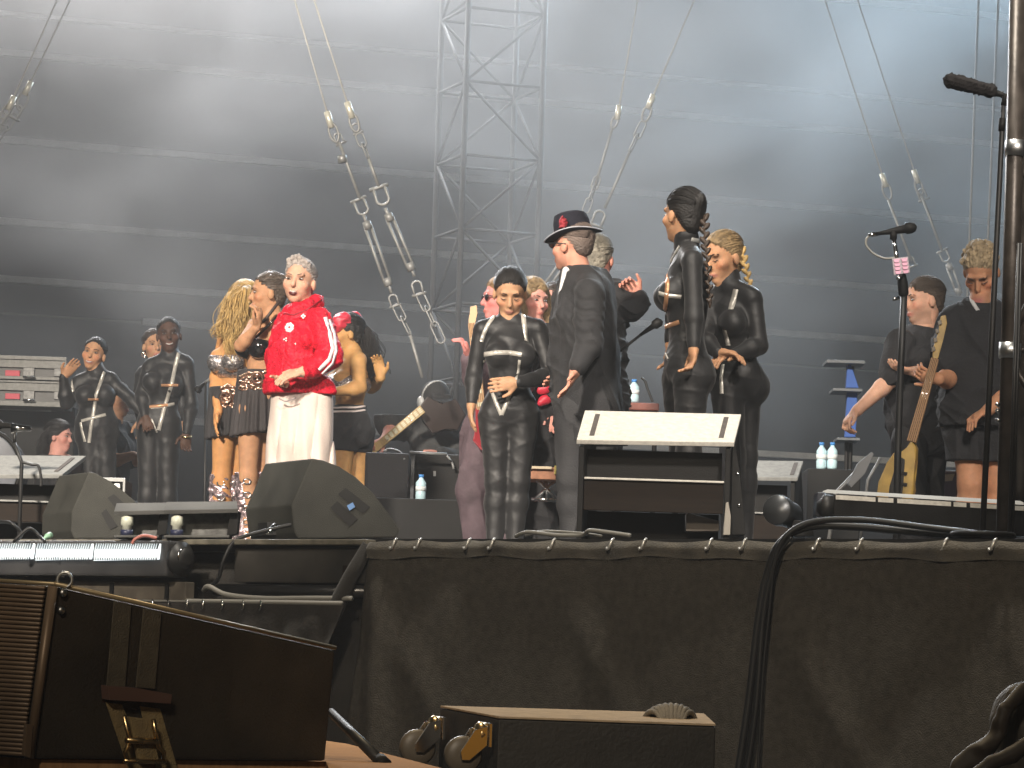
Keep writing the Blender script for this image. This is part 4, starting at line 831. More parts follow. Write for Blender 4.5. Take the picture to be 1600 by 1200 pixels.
# flight cases
M_fcp = mat('grey_laminate', (.075, .075, .072), .5, var=.15, vscale=20)
for i, (y0, y1, lb_) in enumerate(((558, 594, 'upper silver edged flight case with red label at the far left'), (594, 633, 'lower silver edged flight case with red label at the far left'))):
    t = thing('flight_case', lb_, 'flight case', tuple(W(50, y1, 25)), 'flight cases stacked at the left')
    q = fbox('panel', -40, y0, 104, y1, 25, .6, M_fcp, t, .006)
    for ya, yb in ((y0, y0 + 3), (y0 + 5, y0 + 14), (y1 - 4, y1 - 1)): fbox('edge_profile', -40, ya, 104, yb, 24.975, .03, mat('worn_case_edge', (.20, .20, .19), .6, .3, var=.25, vscale=25), t, .003)
    fbox('sticker', 8, y0 + 21, 31, y0 + 29, 24.985, .02, M_red, t, .002)
    for x in (36, 84): 
        fbox('latch', x, y0 + 15, x + 18, y0 + 30, 24.98, .03, mat('worn_latch', (.25, .25, .245), .6, .3, var=.4, vscale=40), t, .004)
    tube('handle', [W(36, y0 + 31, 24.94), W(54, y0 + 31, 24.94)], .010, M_chrome, t, 8)
o = gbox('equipment_rack', -40, 634, 118, 25.4, .7, M_blk); tag(o, 'black equipment rack under the flight cases at the left', 'rack')
tube('rack_rail', [W(-20, 637, 25.3), W(80, 641, 25.3)], .012, M_alu, o, 8)
rk = thing('metal_post', 'pale aluminium post beside the seated man at the left', 'post', tuple(W(125, 800, 25)))
fbox('post', 119, 648, 128, 850, 24.6, .06, M_alu, rk, .004)
dr = thing('drum', 'dark drum cut by the left picture edge below the microphone', 'drum', tuple(W(-10, 760, 19)))
dc = W(-22, 735, 19); lathe('shell', dc + V3((0, -.18, 0)), (0, 1, 0), [(0, .215), (.36, .215)], mat('dark_sparkle', (.03, .035, .045), .25, .3), dr, 40); tube('hoop', ringpts(dc + V3((0, -.18, 0)), V3((.218, 0, 0)), V3((0, 0, .218)), 44), .012, M_case, dr, 8, True)
for k in range(8):
    a = k * .785 + .3; tube('lug', [dc + V3((math.cos(a) * .222, -.14, math.sin(a) * .222)), dc + V3((math.cos(a) * .222, -.02, math.sin(a) * .222))], .010, M_chrome, dr, 8)
lathe('drum_head', dc + V3((0, -.185, 0)), (0, 1, 0), [(0, .001), (.001, .20), (.004, .21)], mat('grey_head', (.12, .13, .15), .5, var=.2), dr, 40)
tube('leg', [dc + V3((-.1, 0, -.18)), V3((dc.x - .15, dc.y, 0))], .012, M_chrome, dr, 8); tube('leg', [dc + V3((.1, 0, -.18)), V3((dc.x + .15, dc.y, 0))], .012, M_chrome, dr, 8)
cs_ = thing('flight_case', 'small silver edged case behind the smaller wedge monitor', 'flight case', tuple(W(180, 800, 20)))
gbox('panel', 158, 748, 195, 19.9, .4, M_blk, cs_); fbox('edge_profile', 158, 747, 196, 752, 19.88, .03, M_alu, cs_, .003); fbox('edge_profile', 190, 747, 196, 800, 19.87, .03, M_alu, cs_, .003); fbox('latch', 178, 756, 188, 764, 19.87, .03, M_steel, cs_, .002)
# ------------------------------------------------------------------ people
M_suit = mat('black_latex_suit', (.013, .013, .014), .55, bump=.15, bscale=40, var=.15, vscale=6, spec=.45, sheen=.1)
M_strap = mat('silver_grey_strap', (.55, .53, .48), .38, .35, var=.15, vscale=30)
M_gold = mat('copper_strap', (.62, .33, .18), .35, .5)
M_hblack = mat('black_hair', (.010, .008, .007), .5, bump=.5, bscale=120, stretch=(1, 1, 4), spec=.6)
M_hbrown = mat('dark_brown_hair', (.045, .028, .018), .42, bump=.5, bscale=120, var=.4, vscale=30)
M_hblond = mat('blonde_hair', (.50, .33, .12), .45, bump=.5, bscale=120, var=.35, vscale=25)
M_hash = mat('ash_blonde_hair', (.26, .18, .09), .5, bump=.6, bscale=120, var=.45, vscale=40)
M_hgrey = mat('silver_grey_hair', (.42, .37, .34), .55, bump=.7, bscale=150, var=.35, vscale=50)
M_tee = mat('black_cotton', (.016, .016, .018), .85, bump=.4, bscale=70, var=.25, vscale=10, sheen=.05)
M_coat = mat('charcoal_wool', (.014, .014, .016), .78, bump=.5, bscale=150, var=.3, vscale=14, sheen=.05)
M_trou = mat('black_trousers', (.020, .020, .022), .8, bump=.3, bscale=90, var=.2)
ALL = ('torso', 'upA', 'upB', 'loA', 'loB', 'thA', 'thB', 'shA', 'shB', 'foot')
def legs_down(p, hA, hB, kA, kB, aA=None, aB=None, toe=(0, -1, 0), w=1.0, heel=0):
    fa = p.foot_y(kA[0]) - 18
    p.leg('A', hA, kA, aA or (kA[0], fa, kA[2] if len(kA) > 2 else 0), toe, w, heel); p.leg('B', hB, kB, aB or (kB[0], fa, kB[2] if len(kB) > 2 else 0), toe, w, heel)
def collar(p, g):       # high neck of a suit
    a = p.B.p
def suit(p, disp=None, hem=None, neck=.55):
    q = [x for x in p.B.p if x[6] == 'neck'][0]; n0, n1 = Vector(q[1]), Vector(q[2])
    def ex(g): g.cone(n0, n0.lerp(n1, neck), q[3] + .007, q[3] + .004, .01)
    g = p.cover('catsuit', ALL, .006, M_suit, disp=disp or folds(.0022, 55, int(p.d * 10), (.7, .7, 1.2), wrinkle(.0012, 60, 3)), extra=ex)
    return g
# --- singer in red
p = Figure('laughing grey haired man in a red sequinned hoodie and white trousers', 20.0, 'fair', 'm', hs=1.15)
p.head(468, 441, yaw=-14, pitch=3, roll=-3, mouth='open', brow=(.20, .14, .10), lips=(.55, .22, .19), stubble=.10)
p.torso((478, 490), (452, 508, .13), (502, 503, -.12), (448, 630, .07), (494, 630, -.07))
p.arm('A', (450, 510, .13), (430, 562, .05), (446, 592, -.12), (440, 600, -.2), (0, -1, 0), .6, 1)
p.arm('B', (503, 508, -.12), (519, 562, -.18), (474, 581, -.30), (425, 591, -.36), (-.2, .4, -.9), .45, -1)
legs_down(p, (452, 640, .05), (490, 640, -.05), (446, 760), (490, 760)); p.finish()
M_seq = mat('red_sequins', (.62, .012, .035), .55, spec=.2)
n = M_seq.node_tree.nodes; L_ = M_seq.node_tree.links; b = n['Principled BSDF']; tc = n['Texture Coordinate']
vo = n.new('ShaderNodeTexVoronoi'); vo.inputs['Scale'].default_value = 120; L_.new(tc.outputs['Object'], vo.inputs['Vector'])
mr = n.new('ShaderNodeMapRange'); mr.inputs[3].default_value = .45; mr.inputs[4].default_value = 1.35; L_.new(vo.outputs['Color'], mr.inputs[0])
mx = n.new('ShaderNodeMix'); mx.data_type = 'RGBA'; mx.blend_type = 'MULTIPLY'; mx.inputs[0].default_value = 1; mx.inputs[6].default_value = (.66, .012, .035, 1); L_.new(mr.outputs[0], mx.inputs[7]); L_.new(mx.outputs[2], b.inputs['Base Color'])
ge = n.new('ShaderNodeNewGeometry'); v1 = n.new('ShaderNodeVectorMath'); v1.operation = 'SUBTRACT'; v1.inputs[1].default_value = (.5, .5, .5); L_.new(vo.outputs['Color'], v1.inputs[0])
v2 = n.new('ShaderNodeVectorMath'); v2.operation = 'MULTIPLY_ADD'; v2.inputs[1].default_value = (.55, .55, .55); L_.new(v1.outputs[0], v2.inputs[0]); L_.new(ge.outputs['Normal'], v2.inputs[2])
v3 = n.new('ShaderNodeVectorMath'); v3.operation = 'NORMALIZE'; L_.new(v2.outputs[0], v3.inputs[0]); L_.new(v3.outputs[0], b.inputs['Normal'])      # every sequin tilts its own way
hem = p.J((470, 617))
def ex(g):
    J = p.J
    g.cone(J((464, 530)), J((460, 612)), .150, .168, .02); g.cone(J((436, 604, .05)), J((504, 608, -.08)), .085, .075, .03)
    g.chain([J((450, 508, .12)), J((432, 562, .06)), J((440, 590, -.04))], [.070, .062, .05], .015); g.chain([J((501, 507, -.11)), J((517, 556, -.17)), J((488, 578, -.27))], [.074, .070, .050], .010)
    g.cone(J((505, 567, -.23)), J((478, 581, -.29)), .060, .040, .01)
    for cx, cy, rr, tr, rl in ((471, 492, .088, .040, 14), (474, 480, .084, .036, 20)):
        c = J((cx, cy, .0)); A = frame(-10, 0, rl); ring = [c + A[0] * math.cos(a) * rr + A[1] * math.sin(a) * rr + A[2] * (-.015 * math.sin(a)) for a in np.linspace(0, 2 * math.pi, 15)]
        g.chain(ring, [tr] * 15, .006)
wr1 = folds(.010, 42, 2, (1, 1, .5)); wr1b = wrinkle(.0025, 80, 3, (1, 1, .5))
gh = p.cover('hoodie', ('torso',), .012, M_seq, [(hem, (.0, 0, -1)), (p.J((472, 582, -.28)), p.J((455, 585, -.33)) - p.J((485, 578, -.26)))][:1], disp=lambda P: wr1(P) + wr1b(P), extra=ex)
f = Field(p.vox); f.cone(p.J((424, 606, .05)), p.J((508, 609, -.12)), .05, .05, .02); f.cone(p.J((424, 606, -.08)), p.J((508, 609, -.2)), .035, .035, .03)
M_wstripe = mat('white_stripe_tape', (.80, .70, .72), .5, bump=.3, bscale=120)
p.ribbon(gh, 'sleeve_stripe', [(508, 496), (515, 520), (520, 545), (514, 562), (498, 578)], .022, M_wstripe, .006); p.ribbon(gh, 'sleeve_stripe', [(514, 499), (522, 522), (525, 548), (519, 568), (503, 584)], .018, M_wstripe, .006)
p.ribbon(gh, 'hood_seam', [(444, 490), (460, 492), (480, 484), (502, 468)], .010, mat('dark_red_seam', (.30, .005, .02), .6), .005)
def emblem(px, py, r, k, nm):
    h = gh.hit(px, py, p.d)
    if not h: return
    c, nn = h; X = nn.cross(V3((0, 0, 1))).normalized(); Z = X.cross(nn); bm = bmesh.new()
    for i in range(k):
        a = i * 6.283 / k; q = c + (X * math.cos(a) + Z * math.sin(a)) * r * .55 + nn * .008; bmesh.ops.create_uvsphere(bm, u_segments=8, v_segments=5, radius=r * .42, matrix=Matrix.Translation(q) @ Matrix.Scale(.35, 4, nn))
    fin(nm, bm, M_wstripe, p.root, True)
emblem(453, 512, .032, 7, 'flower_emblem'); emblem(474, 494, .016, 4, 'star_emblem'); emblem(446, 531, .014, 3, 'small_emblem'); emblem(462, 537, .008, 3, 'small_emblem')
M_wt = mat('cream_trouser_cloth', (.66, .56, .50), .8, bump=.25, bscale=80, var=.06, vscale=8, sheen=.05)
g = Field(p.vox); fy = p.foot_y(460) - 12
for a, c in (((455, 628, .03), (443, fy, .03)), ((488, 628, -.03), (490, fy, -.05))): g.cone(p.J(a), p.J(c), .120, .128, .03)
g.cone(p.J((470, 628)), p.J((467, 690)), .13, .15, .05); x0 = p.J((466, 660)).x
def pleat(P): 
    t = np.clip((1.15 - P[:, 2]) * 2.2, 0.15, 1); x = P[:, 0] - x0; return -.024 * t * (np.abs(np.sin(x * 30 + .7 * np.sin(P[:, 2] * 4))) ** .6 - .5) + .004 * np.sin(x * 80 + P[:, 2] * 9) * t
g.disp = pleat; g.cut(p.J((470, 612)), (0, 0, 1)); g.cut(V3((0, 0, .05)), (0, 0, -1)); g.build('trousers', M_wt, p.root)
tube('drawstring', spline([p.J((436, 622, -.18)), p.J((446, 627, -.2)), p.J((462, 622, -.21))], 5), .004, mat('grey_cord', (.3, .26, .26), .7), p.root, 6)
def exh(g, L, A, h):
    for i in range(46):
        x = random.uniform(-.06, .06); y = random.uniform(-.07, .055); g.cone(L(x, y, .100 - abs(x) * .3 - max(0, -y) * .25), L(x * .9 + .006, y + .022, .123 - abs(x) * .5 - max(0, -y) * .3 + random.uniform(0, .007)), .014 * h, .010 * h, .012)
p.cap_hair(M_hgrey, .004, .014, exh, wrinkle(.0018, 260, 5), vox=.0045)
# --- braided woman in black bra and skirt
M_gloss = mat('glossy_black_vinyl', (.010, .010, .011), .12, coat=.6, spec=.7); M_chain = mat('rose_gold_chain', (.80, .55, .42), .25, 1)
M_sheer = mat('sheer_black_pleats', (.035, .030, .031), .7, bump=.5, bscale=70, stretch=(3, 3, .3), sheen=.05)
M_boot = mat('silver_pink_boot', (.62, .48, .50), .25, .8, bump=1.0, bscale=55, var=.75, vscale=45)
def boots(p, xa, xb, ytop, w=1.0):
    for x, dd in ((xa, -.03), (xb, .03)):
        fy = p.foot_y(x); g = Field(p.vox); g.chain([p.J((x, ytop, dd)), p.J((x, ytop + 35, dd)), p.J((x - 1, fy - 25, dd)), p.J((x - 2, fy - 2, dd))], [.066 * w, .066 * w, .055, .062], .02)
        e = p.J((x - 2, fy, dd)); g.cone(e + V3((0, 0, .05)), e + V3((-.08, -.11, .03)), .06, .055, .03); g.cut(p.J((x, ytop, dd)), (0, 0, 1)); g.cut(V3((0, 0, .0)), (0, 0, -1)); g.disp = wrinkle(.008, 95, int(x)); g.build('boot', M_boot, p.root)
        for k in range(5):
            y = ytop + 14 + k * (fy - ytop - 30) / 5; q = g.hit(x, y, p.d)
            if q: tube('buckle', ringpts(q[0] + q[1] * .006, V3((.022, 0, 0)), V3((0, 0, .016)), 10), .006, M_chrome, p.root, 6, True)
def skirt(p, hipc, r0, yb, r1, mt, seed=1, amp=.012, name='skirt', slope=0):
    g = Field(p.vox); a = p.J(hipc); b = p.J((hipc[0] - slope, yb + 12)); g.cone(a, b, r0, r1, .01); g.cut(p.J((hipc[0], hipc[1] - 6)), (0, 0, 1)); g.cut(p.J((hipc[0], yb)), (.15, 0, -1))
    def dsp(P):
        an = np.arctan2(P[:, 1] - a.y, P[:, 0] - a.x); t = np.clip((a.z - P[:, 2]) * 4, 0, 1); return amp * t * np.sin(an * 19 + seed)
    g.disp = dsp; g.run(); g.build(name, mt, p.root); return g
def belt_chains(p, g, pts, rows):
    for r in range(rows):
        for i in range(len(pts) - 1):
            for k in range(4):
                t = k / 4; x = pts[i][0] + (pts[i + 1][0] - pts[i][0]) * t; y = pts[i][1] + (pts[i + 1][1] - pts[i][1]) * t + r * 8 + (4 * math.sin(math.pi * t) if r else 0); h = g.hit(x, y, p.d)
                if h: tube('chain_ring', ringpts(h[0] + h[1] * .008, V3((.013, 0, .004 * (k % 2))), V3((0, -.004, .011)), 10), .0048, M_chain, p.root, 6, True)
q_ = Figure('woman with cornrow braids, glossy black bra and sheer black skirt hugging the blonde', 20.9, 'tan', 'f', hs=1.08); p = q_
p.head(419, 459, yaw=-78, pitch=-4, roll=-4, brow=(.05, .03, .02))
p.torso((427, 497), (399, 509, .12), (441, 505, -.10), (388, 622, .06), (416, 622, -.06), bust=1.0)
p.arm('A', (398, 510, .12), (376, 540, -.12), (400, 512, -.22), (411, 474, -.24), (-.9, .3, .2), .85, 1)
p.arm('B', (442, 508, -.10), (456, 555, .05), (450, 600, .1), (445, 620, .1), (0, -1, 0), .5, 1)
legs_down(p, (391, 640, -.05), (410, 640, .05), (388, 745, -.05), (407, 748, .05), toe=(-.7, -.7, 0)); p.finish()
T = p.T
cz = p.hm.lerp(p.sm, .655)
for x in (-1, 1):
    f = Field(p.vox * .8); c = cz + T[0] * .070 * x + T[1] * .088; f.ell(c, T, (.078, .076, .074), .01); f.cut(c + T[2] * .045, T[2]); f.build('bra_cup', M_gloss, p.root)
f = Field(p.vox); f.ell(cz - T[2] * .035, T, (.150, .118, .028), .01); f.build('bra_band', M_gloss, p.root)
tube('bra_strap', [cz + T[0] * .07 + T[1] * .13 + T[2] * .05, p.J((438, 490, -.14)), p.J((444, 497, -.1))], .009, M_gloss, p.root, 8); tube('bra_strap', [cz - T[0] * .07 + T[1] * .14 + T[2] * .04, p.J((414, 500, -.16)), p.J((437, 470, -.16))], .010, mat('dark_strap', (.05, .035, .03), .5), p.root, 8)
g = skirt(p, (403, 585), .128, 678, .172, M_sheer, 2, .010); belt_chains(p, g, [(378, 590), (390, 584), (402, 588), (414, 583), (424, 579)], 3)
tube('belt_ring', ringpts(p.J((402, 590, -.19)), V3((.033, 0, 0)), V3((0, -.01, .033)), 16), .009, M_chain, p.root, 8, True)
boots(p, 386, 404, 738)
def exh(g, L, A, h):
    g.ell(L(0, -.085, .05), A, (.06 * h, .05 * h, .06 * h), .03)
    for k in range(9):
        x = -.064 + k * .016; pts = [L(x * .9, .055 - .25 * abs(x), .100 - abs(x) * .55), L(x, .0, .130 - abs(x) * .55), L(x * .9, -.06, .115 - abs(x) * .45), L(x * .7, -.115, .05)]
        g.chain([np.array(q) for q in pts], [.008 * h, .009 * h, .009 * h, .009 * h], .003)
p.cap_hair(mat('brown_cornrow_hair', (.085, .065, .05), .38, bump=.5, bscale=140, var=.5, vscale=60), .004, .006, exh, vox=.005)
strands('ponytail', [[p.L(0, -.11, .06), p.L(0, -.15, .02), p.L(.0, -.15, -.06), p.L(0, -.13, -.13)]], 60, 1, MATS['brown_cornrow_hair'], p.root, .006, .02, 3)
# --- blonde woman
p = Figure('long haired blonde woman in silver bra and black mini skirt at the singer\'s far side', 21.5, (.60, .30, .12), 'f', hs=1.05)
p.head(386, 472, .02, yaw=40, pitch=0, roll=10, brow=(.25, .15, .06))
p.torso((372, 510), (352, 527, .08), (392, 523, -.08), (352, 632, .06), (378, 632, -.06))
p.arm('A', (350, 530, .08), (337, 590, .06), (341, 642, -.16), (331, 690, -.2), (1, 0, 0), .35, 1)
p.arm('B', (391, 527, .12), (402, 580, .15), (400, 625, .15), (398, 650, .15), (0, -1, 0), .5, 1)
legs_down(p, (352, 640, -.04), (374, 640, .05), (346, 745, -.04), (366, 748, .05), toe=(-.6, -.8, 0), w=1.05); p.finish(); T = p.T; cz = p.hm.lerp(p.sm, .60)
M_met = mat('metallic_snake_bra', (.45, .42, .42), .25, .8, bump=.8, bscale=90, var=.7, vscale=60)
for x in (-1, 1):
    f = Field(p.vox * .8); c = cz + T[0] * .068 * x + T[1] * .09; f.ell(c, T, (.074, .072, .072), .01); f.cut(c + T[2] * .04, T[2]); f.build('bra_cup', M_met, p.root)
f = Field(p.vox); f.ell(cz - T[2] * .06, T, (.145, .115, .06), .01); f.build('bra_band', M_met, p.root)
g = skirt(p, (364, 612), .150, 682, .172, mat('black_fringe', (.030, .028, .030), .75, bump=.6, bscale=80, stretch=(3, 3, .3), sheen=.05), 4, .014); belt_chains(p, g, [(348, 608), (356, 604), (366, 608), (376, 604)], 4)
tube('belt_ring', ringpts(p.J((353, 620, -.19)), V3((.033, 0, 0)), V3((0, -.01, .035)), 16), .010, M_chain, p.root, 8, True)
boots(p, 345, 367, 742)
p.cap_hair(M_hblond, .016, .02)
J = p.J
strands('long_hair', [[J((392, 445, .0)), J((372, 455, -.06)), J((362, 490, -.1)), J((352, 515, -.12)), J((342, 525, -.1))], [J((388, 448, -.06)), J((372, 465, -.12)), J((368, 500, -.16)), J((366, 535, -.16)), J((368, 565, -.16))], [J((385, 450, -.1)), J((384, 480, -.2)), J((382, 510, -.22)), J((376, 530, -.2))], [J((384, 446, .0)), J((364, 462, -.02)), J((352, 500, -.05)), J((346, 530, -.1))]], 800, 1, M_hblond, p.root, .0032, .03, 5, .025)
# --- woman with red bows
p = Figure('dark haired woman with red hair bows and black shorts behind the singer', 22.2, (.52, .29, .11), 'f', hs=1.05); p.w = 1.18
p.head(541, 522, yaw=-70, pitch=-3, brow=(.03, .02, .015))
p.torso((552, 553), (536, 565, .13), (562, 562, -.13), (532, 662, .09), (558, 662, -.09), bust=1.1, wide=1.06)
p.arm('A', (560, 566, -.16), (562, 606, -.22), (530, 611, -.30), (500, 612, -.34), (0, -.3, -1), .35, -1)
p.arm('B', (540, 565, .13), (580, 604, .2), (595, 590, -.02), (590, 555, -.04), (-.3, -1, 0), .5, 1)
legs_down(p, (534, 672, -.07), (558, 672, .07), (532, 765, -.06), (556, 765, .06), w=1.15, toe=(-1, -.4, 0)); p.finish(); T = p.T; cz = p.hm.lerp(p.sm, .62)
f = Field(p.vox); f.ell(cz + T[1] * .02, T, (.165, .155, .085), .01); f.build('cropped_top', M_met, p.root)
g = p.cover('shorts', ('torso', 'thA', 'thB'), .014, M_tee, [(p.J((545, 634)), (0, 0, 1)), (p.J((545, 706)), (0, 0, -1))], folds(0.008, 50, 8, (1, 1, .9), wrinkle(.002, 50, 8)))
for y in (632, 638, 644): p.ribbon(g if y > 636 else g, 'waist_stripe', [(517, y), (535, y - 1), (555, y - 1), (570, y - 3)], .012, mat('white_elastic', (.62, .55, .53), .6), .006)
p.cap_hair(M_hblack, .012, .004, None, wrinkle(.003, 120, 3))
strands('curly_hair', [[J_ for J_ in (p.L(0, -.09, .05), p.L(.0, -.14, -.02), p.L(0, -.15, -.12), p.L(0, -.14, -.22), p.L(.0, -.12, -.30))]], 420, 1, M_hblack, p.root, .0035, .045, 9, .035)
for c, r in (((535, 502, -.06), .062), ((527, 510, -.08), .035), ((552, 498, .02), .048), ((560, 503, .03), .03)):
    f = Field(.006); f.ell(p.J(c), frame(20, 10, 20), (r * 1.15, r * .8, r), .01); f.disp = wrinkle(.006, 90, int(c[0])); f.build('red_bow', mat('red_satin', (.60, .03, .06), .45), p.root)
# --- dancers at the left
p = Figure('dancer in black catsuit shading her eyes beside the flight cases', 23.9, 'tan', 'f', hs=.98)
p.head(147, 554, yaw=-8, pitch=4, roll=-10, mouth='smile', lips=(.42, .10, .10))
p.torso((152, 583), (124, 597, 0), (174, 594, .02), (136, 668), (166, 668), bust=1.05)
p.arm('A', (122, 600), (104, 630, -.05), (99, 590, -.10), (128, 553, -.14), (.5, -.8, 0), .2, -1)
p.arm('B', (176, 598, .02), (203, 622, 0), (222, 644, -.05), (230, 656, -.05), (0, -1, 0), .7, 1)
legs_down(p, (140, 680), (162, 680), (142, 775), (168, 775)); p.finish(); g = suit(p)
for nm, pix, w in (('harness_strap', [(163, 581), (158, 595), (150, 618), (147, 640), (142, 668), (139, 692)], .024), ('harness_strap', [(127, 658), (145, 653), (165, 648)], .022), ('harness_strap', [(133, 690), (128, 672), (126, 660)], .02), ('harness_strap', [(113, 580), (112, 600), (114, 612)], .02)): p.ribbon(g, nm, pix, w, M_strap)
p.ribbon(g, 'harness_clasp', [(137, 624), (155, 624)], .016, M_gold, .008); p.cap_hair(M_hblack, .005, .010)
p = Figure('dancer with dark hair peeking out behind the smiling dancer\'s shoulder', 24.3, 'tan', 'f', hs=1.0)
p.head(241, 541, yaw=18, pitch=2, roll=4, lips=(.40, .12, .11)); p.torso((243, 570), (224, 584, 0), (276, 584), (232, 668), (264, 668))
p.arm('A', (222, 588), (216, 625), (220, 655), (221, 670), (0, -1, 0), .6); p.arm('B', (278, 588), (286, 630), (280, 655), (280, 670), (0, -1, 0), .6)
legs_down(p, (235, 680), (262, 680), (236, 775), (262, 775)); p.finish(); suit(p); p.cap_hair(M_hbrown, .006, .010)
for x in (-1, 1): tube('earring', ringpts(p.L(x * .08, .0, -.06), V3((.012, 0, 0)), V3((0, 0, .016)), 10), .003, M_chain, p.root, 6, True)
p = Figure('smiling dark skinned dancer with cropped hair in a strapped black catsuit', 23.2, 'dark', 'f', hs=1.02)
p.head(264, 524, yaw=6, pitch=2, roll=5, mouth='smile', brow=(.01, .008, .007), lips=(.16, .05, .045))
p.torso((266, 556), (236, 572, .02), (290, 568), (232, 664), (264, 664), bust=1.05)
p.arm('A', (234, 576, .02), (222, 615, 0), (226, 648, -.08), (230, 662, -.1), (0, -1, 0), .6); p.arm('B', (292, 572), (299, 630), (292, 676, -.08), (288, 712, -.1), (.3, -.9, 0), .7, 1)
legs_down(p, (234, 678), (262, 678), (230, 775), (262, 775)); p.finish(); g = suit(p)
for pix, w in (([(279, 552), (274, 572), (268, 602), (256, 640), (248, 672)], .026), ([(236, 637), (254, 635), (272, 631)], .022), ([(237, 655), (245, 676)], .014)): p.ribbon(g, 'harness_strap', pix, w, M_strap)
p.ribbon(g, 'harness_clasp', [(253, 602), (278, 602)], .018, M_gold, .008); p.ribbon(g, 'harness_clasp', [(234, 636), (262, 633)], .020, M_gold, .009)
p.cap_hair(M_hblack, .002, .006, None, wrinkle(.001, 300, 3)); tube('bracelet', ringpts(p.J((291, 682, -.09)), V3((.034, 0, 0)), V3((0, .03, .006)), 14), .008, M_brass, p.root, 6, True)
# --- crew at the left
p = Figure('seated musician in a black t-shirt in profile between the left dancers', 24.9, 'brown', 'm', hs=1.02)
p.head(184, 624, yaw=72, pitch=-6, stubble=.2, eyes=True); p.torso((178, 660), (158, 676, -.14), (192, 672, .14), (158, 778, -.1), (182, 778, .1), face=1, wide=1.0)
p.arm('A', (162, 680, -.16), (172, 722, -.26), (207, 712, -.34), (222, 712, -.36), (0, 0, -1), .6); p.arm('B', (194, 676, .14), (205, 720, .1), (225, 715, 0), (240, 714, 0), (0, 0, -1), .6)
legs_down(p, (165, 790, -.1), (180, 790, .1), (210, 800, -.2), (214, 800, .1)); p.finish()
p.cover('t_shirt', ('torso', 'upA', 'upB'), .014, M_tee, [(p.J((180, 655)), (0, 0, 1))], folds(0.012, 40, 21, (1, 1, .9), wrinkle(.002, 50, 21))); p.cover('jeans', ('thA', 'thB', 'shA', 'shB', 'foot'), .01, M_trou); p.cap_hair(M_hblack, .004, .008)
p = Figure('crew member with long black hair in profile below the flight cases', 24.6, 'pink', 'f', hs=.92)
p.head(93, 683, yaw=68, pitch=0); p.torso((90, 712), (68, 726, -.1), (108, 722, .1), (72, 815, -.08), (98, 815, .08)); p.arm('A', (68, 730, -.1), (62, 775), (80, 800, -.2), (92, 802, -.2), (0, 0, -1), .5); p.arm('B', (108, 728, .1), (112, 770, .1), (100, 800, -.1), (90, 800, -.1), (0, 0, -1), .5)
legs_down(p, (76, 825, -.08), (96, 825, .08), (90, 830, -.3), (105, 830, -.2)); p.finish(); p.cover('black_top', ('torso', 'upA', 'upB', 'loA', 'loB', 'thA', 'thB'), .012, M_tee, [(p.J((90, 712)), (0, 0, 1))], folds(0.01, 40, 22, (1, 1, .9), wrinkle(.002, 50, 22))); p.cap_hair(M_hblack, .018, .004)
strands('long_hair', [[p.L(x, -.03, .08), p.L(x * 1.3, -.09, .0), p.L(x * 1.3, -.10, -.10), p.L(x * 1.4, -.09, -.2)] for x in (-.07, -.03, .03, .07)], 380, 1, M_hblack, p.root, .0035, .02, 4)
# --- guitarist with cap on the riser
p = Figure('guitarist in a black cap and dark shirt bent over a guitar behind the chains', 23.0, 'pink', 'm', hs=1.05)
p.head(680, 628, yaw=22, pitch=-22, roll=0, stubble=.25); p.torso((676, 655), (648, 668, -.02), (706, 668, .05), (655, 765, .05), (700, 765, .05), wide=1.08)
p.arm('A', (644, 668, -.03), (614, 668, -.12), (600, 688, -.28), (582, 700, -.32), (.2, -.6, .6), .95, -1); p.arm('B', (708, 672, .05), (720, 720, -.1), (690, 712, -.28), (672, 708, -.3), (0, -.5, -1), .6, -1)
legs_down(p, (660, 772), (696, 772), (650, 795, -.3), (700, 795, -.3)); p.finish()
def ex(g): g.cone(p.J((650, 650, .0)), p.J((616, 655, -.04)), .13, .135, .06)
p.cover('dark_shirt', ('torso', 'upA', 'upB', 'loB', 'thA', 'thB'), .016, mat('dark_grey_shirt', (.06, .062, .064), .85, bump=.4, bscale=60, var=.2, sheen=.05), [(p.J((676, 652)), (0, 0, 1))], folds(0.012, 38, 31, (1, 1, .9), wrinkle(.002, 50, 31)), ex)
def exc(g, L, A, h): g.cone(L(-.045, .09, .065), L(.045, .09, .065), .022, .022, .01); g.ell(L(0, .13, .055), A, (.07, .06, .010), .01)
p.cap_hair(mat('black_cap_cloth', (.014, .014, .015), .8), .014, .022, exc, name='cap', n=(0, .25, -.97))
tube('headphone_band', [p.L(.09 * math.cos(a), -.01, .02 + .115 * math.sin(a)) for a in np.linspace(-.2, 3.34, 16)], .010, M_alu, p.root, 8)
for x in (-1, 1): lathe('earcup', p.L(x * .078, -.01, -.01), p.A[0] * x, [(0, .036), (.02, .042), (.035, .03)], mat('pale_earcup', (.45, .46, .46), .4), p.root, 14)
gt = thing('electric_guitar', 'electric guitar with pale neck pointing down left, held by the capped guitarist', 'guitar', tuple(p.J((660, 700, -.35))))
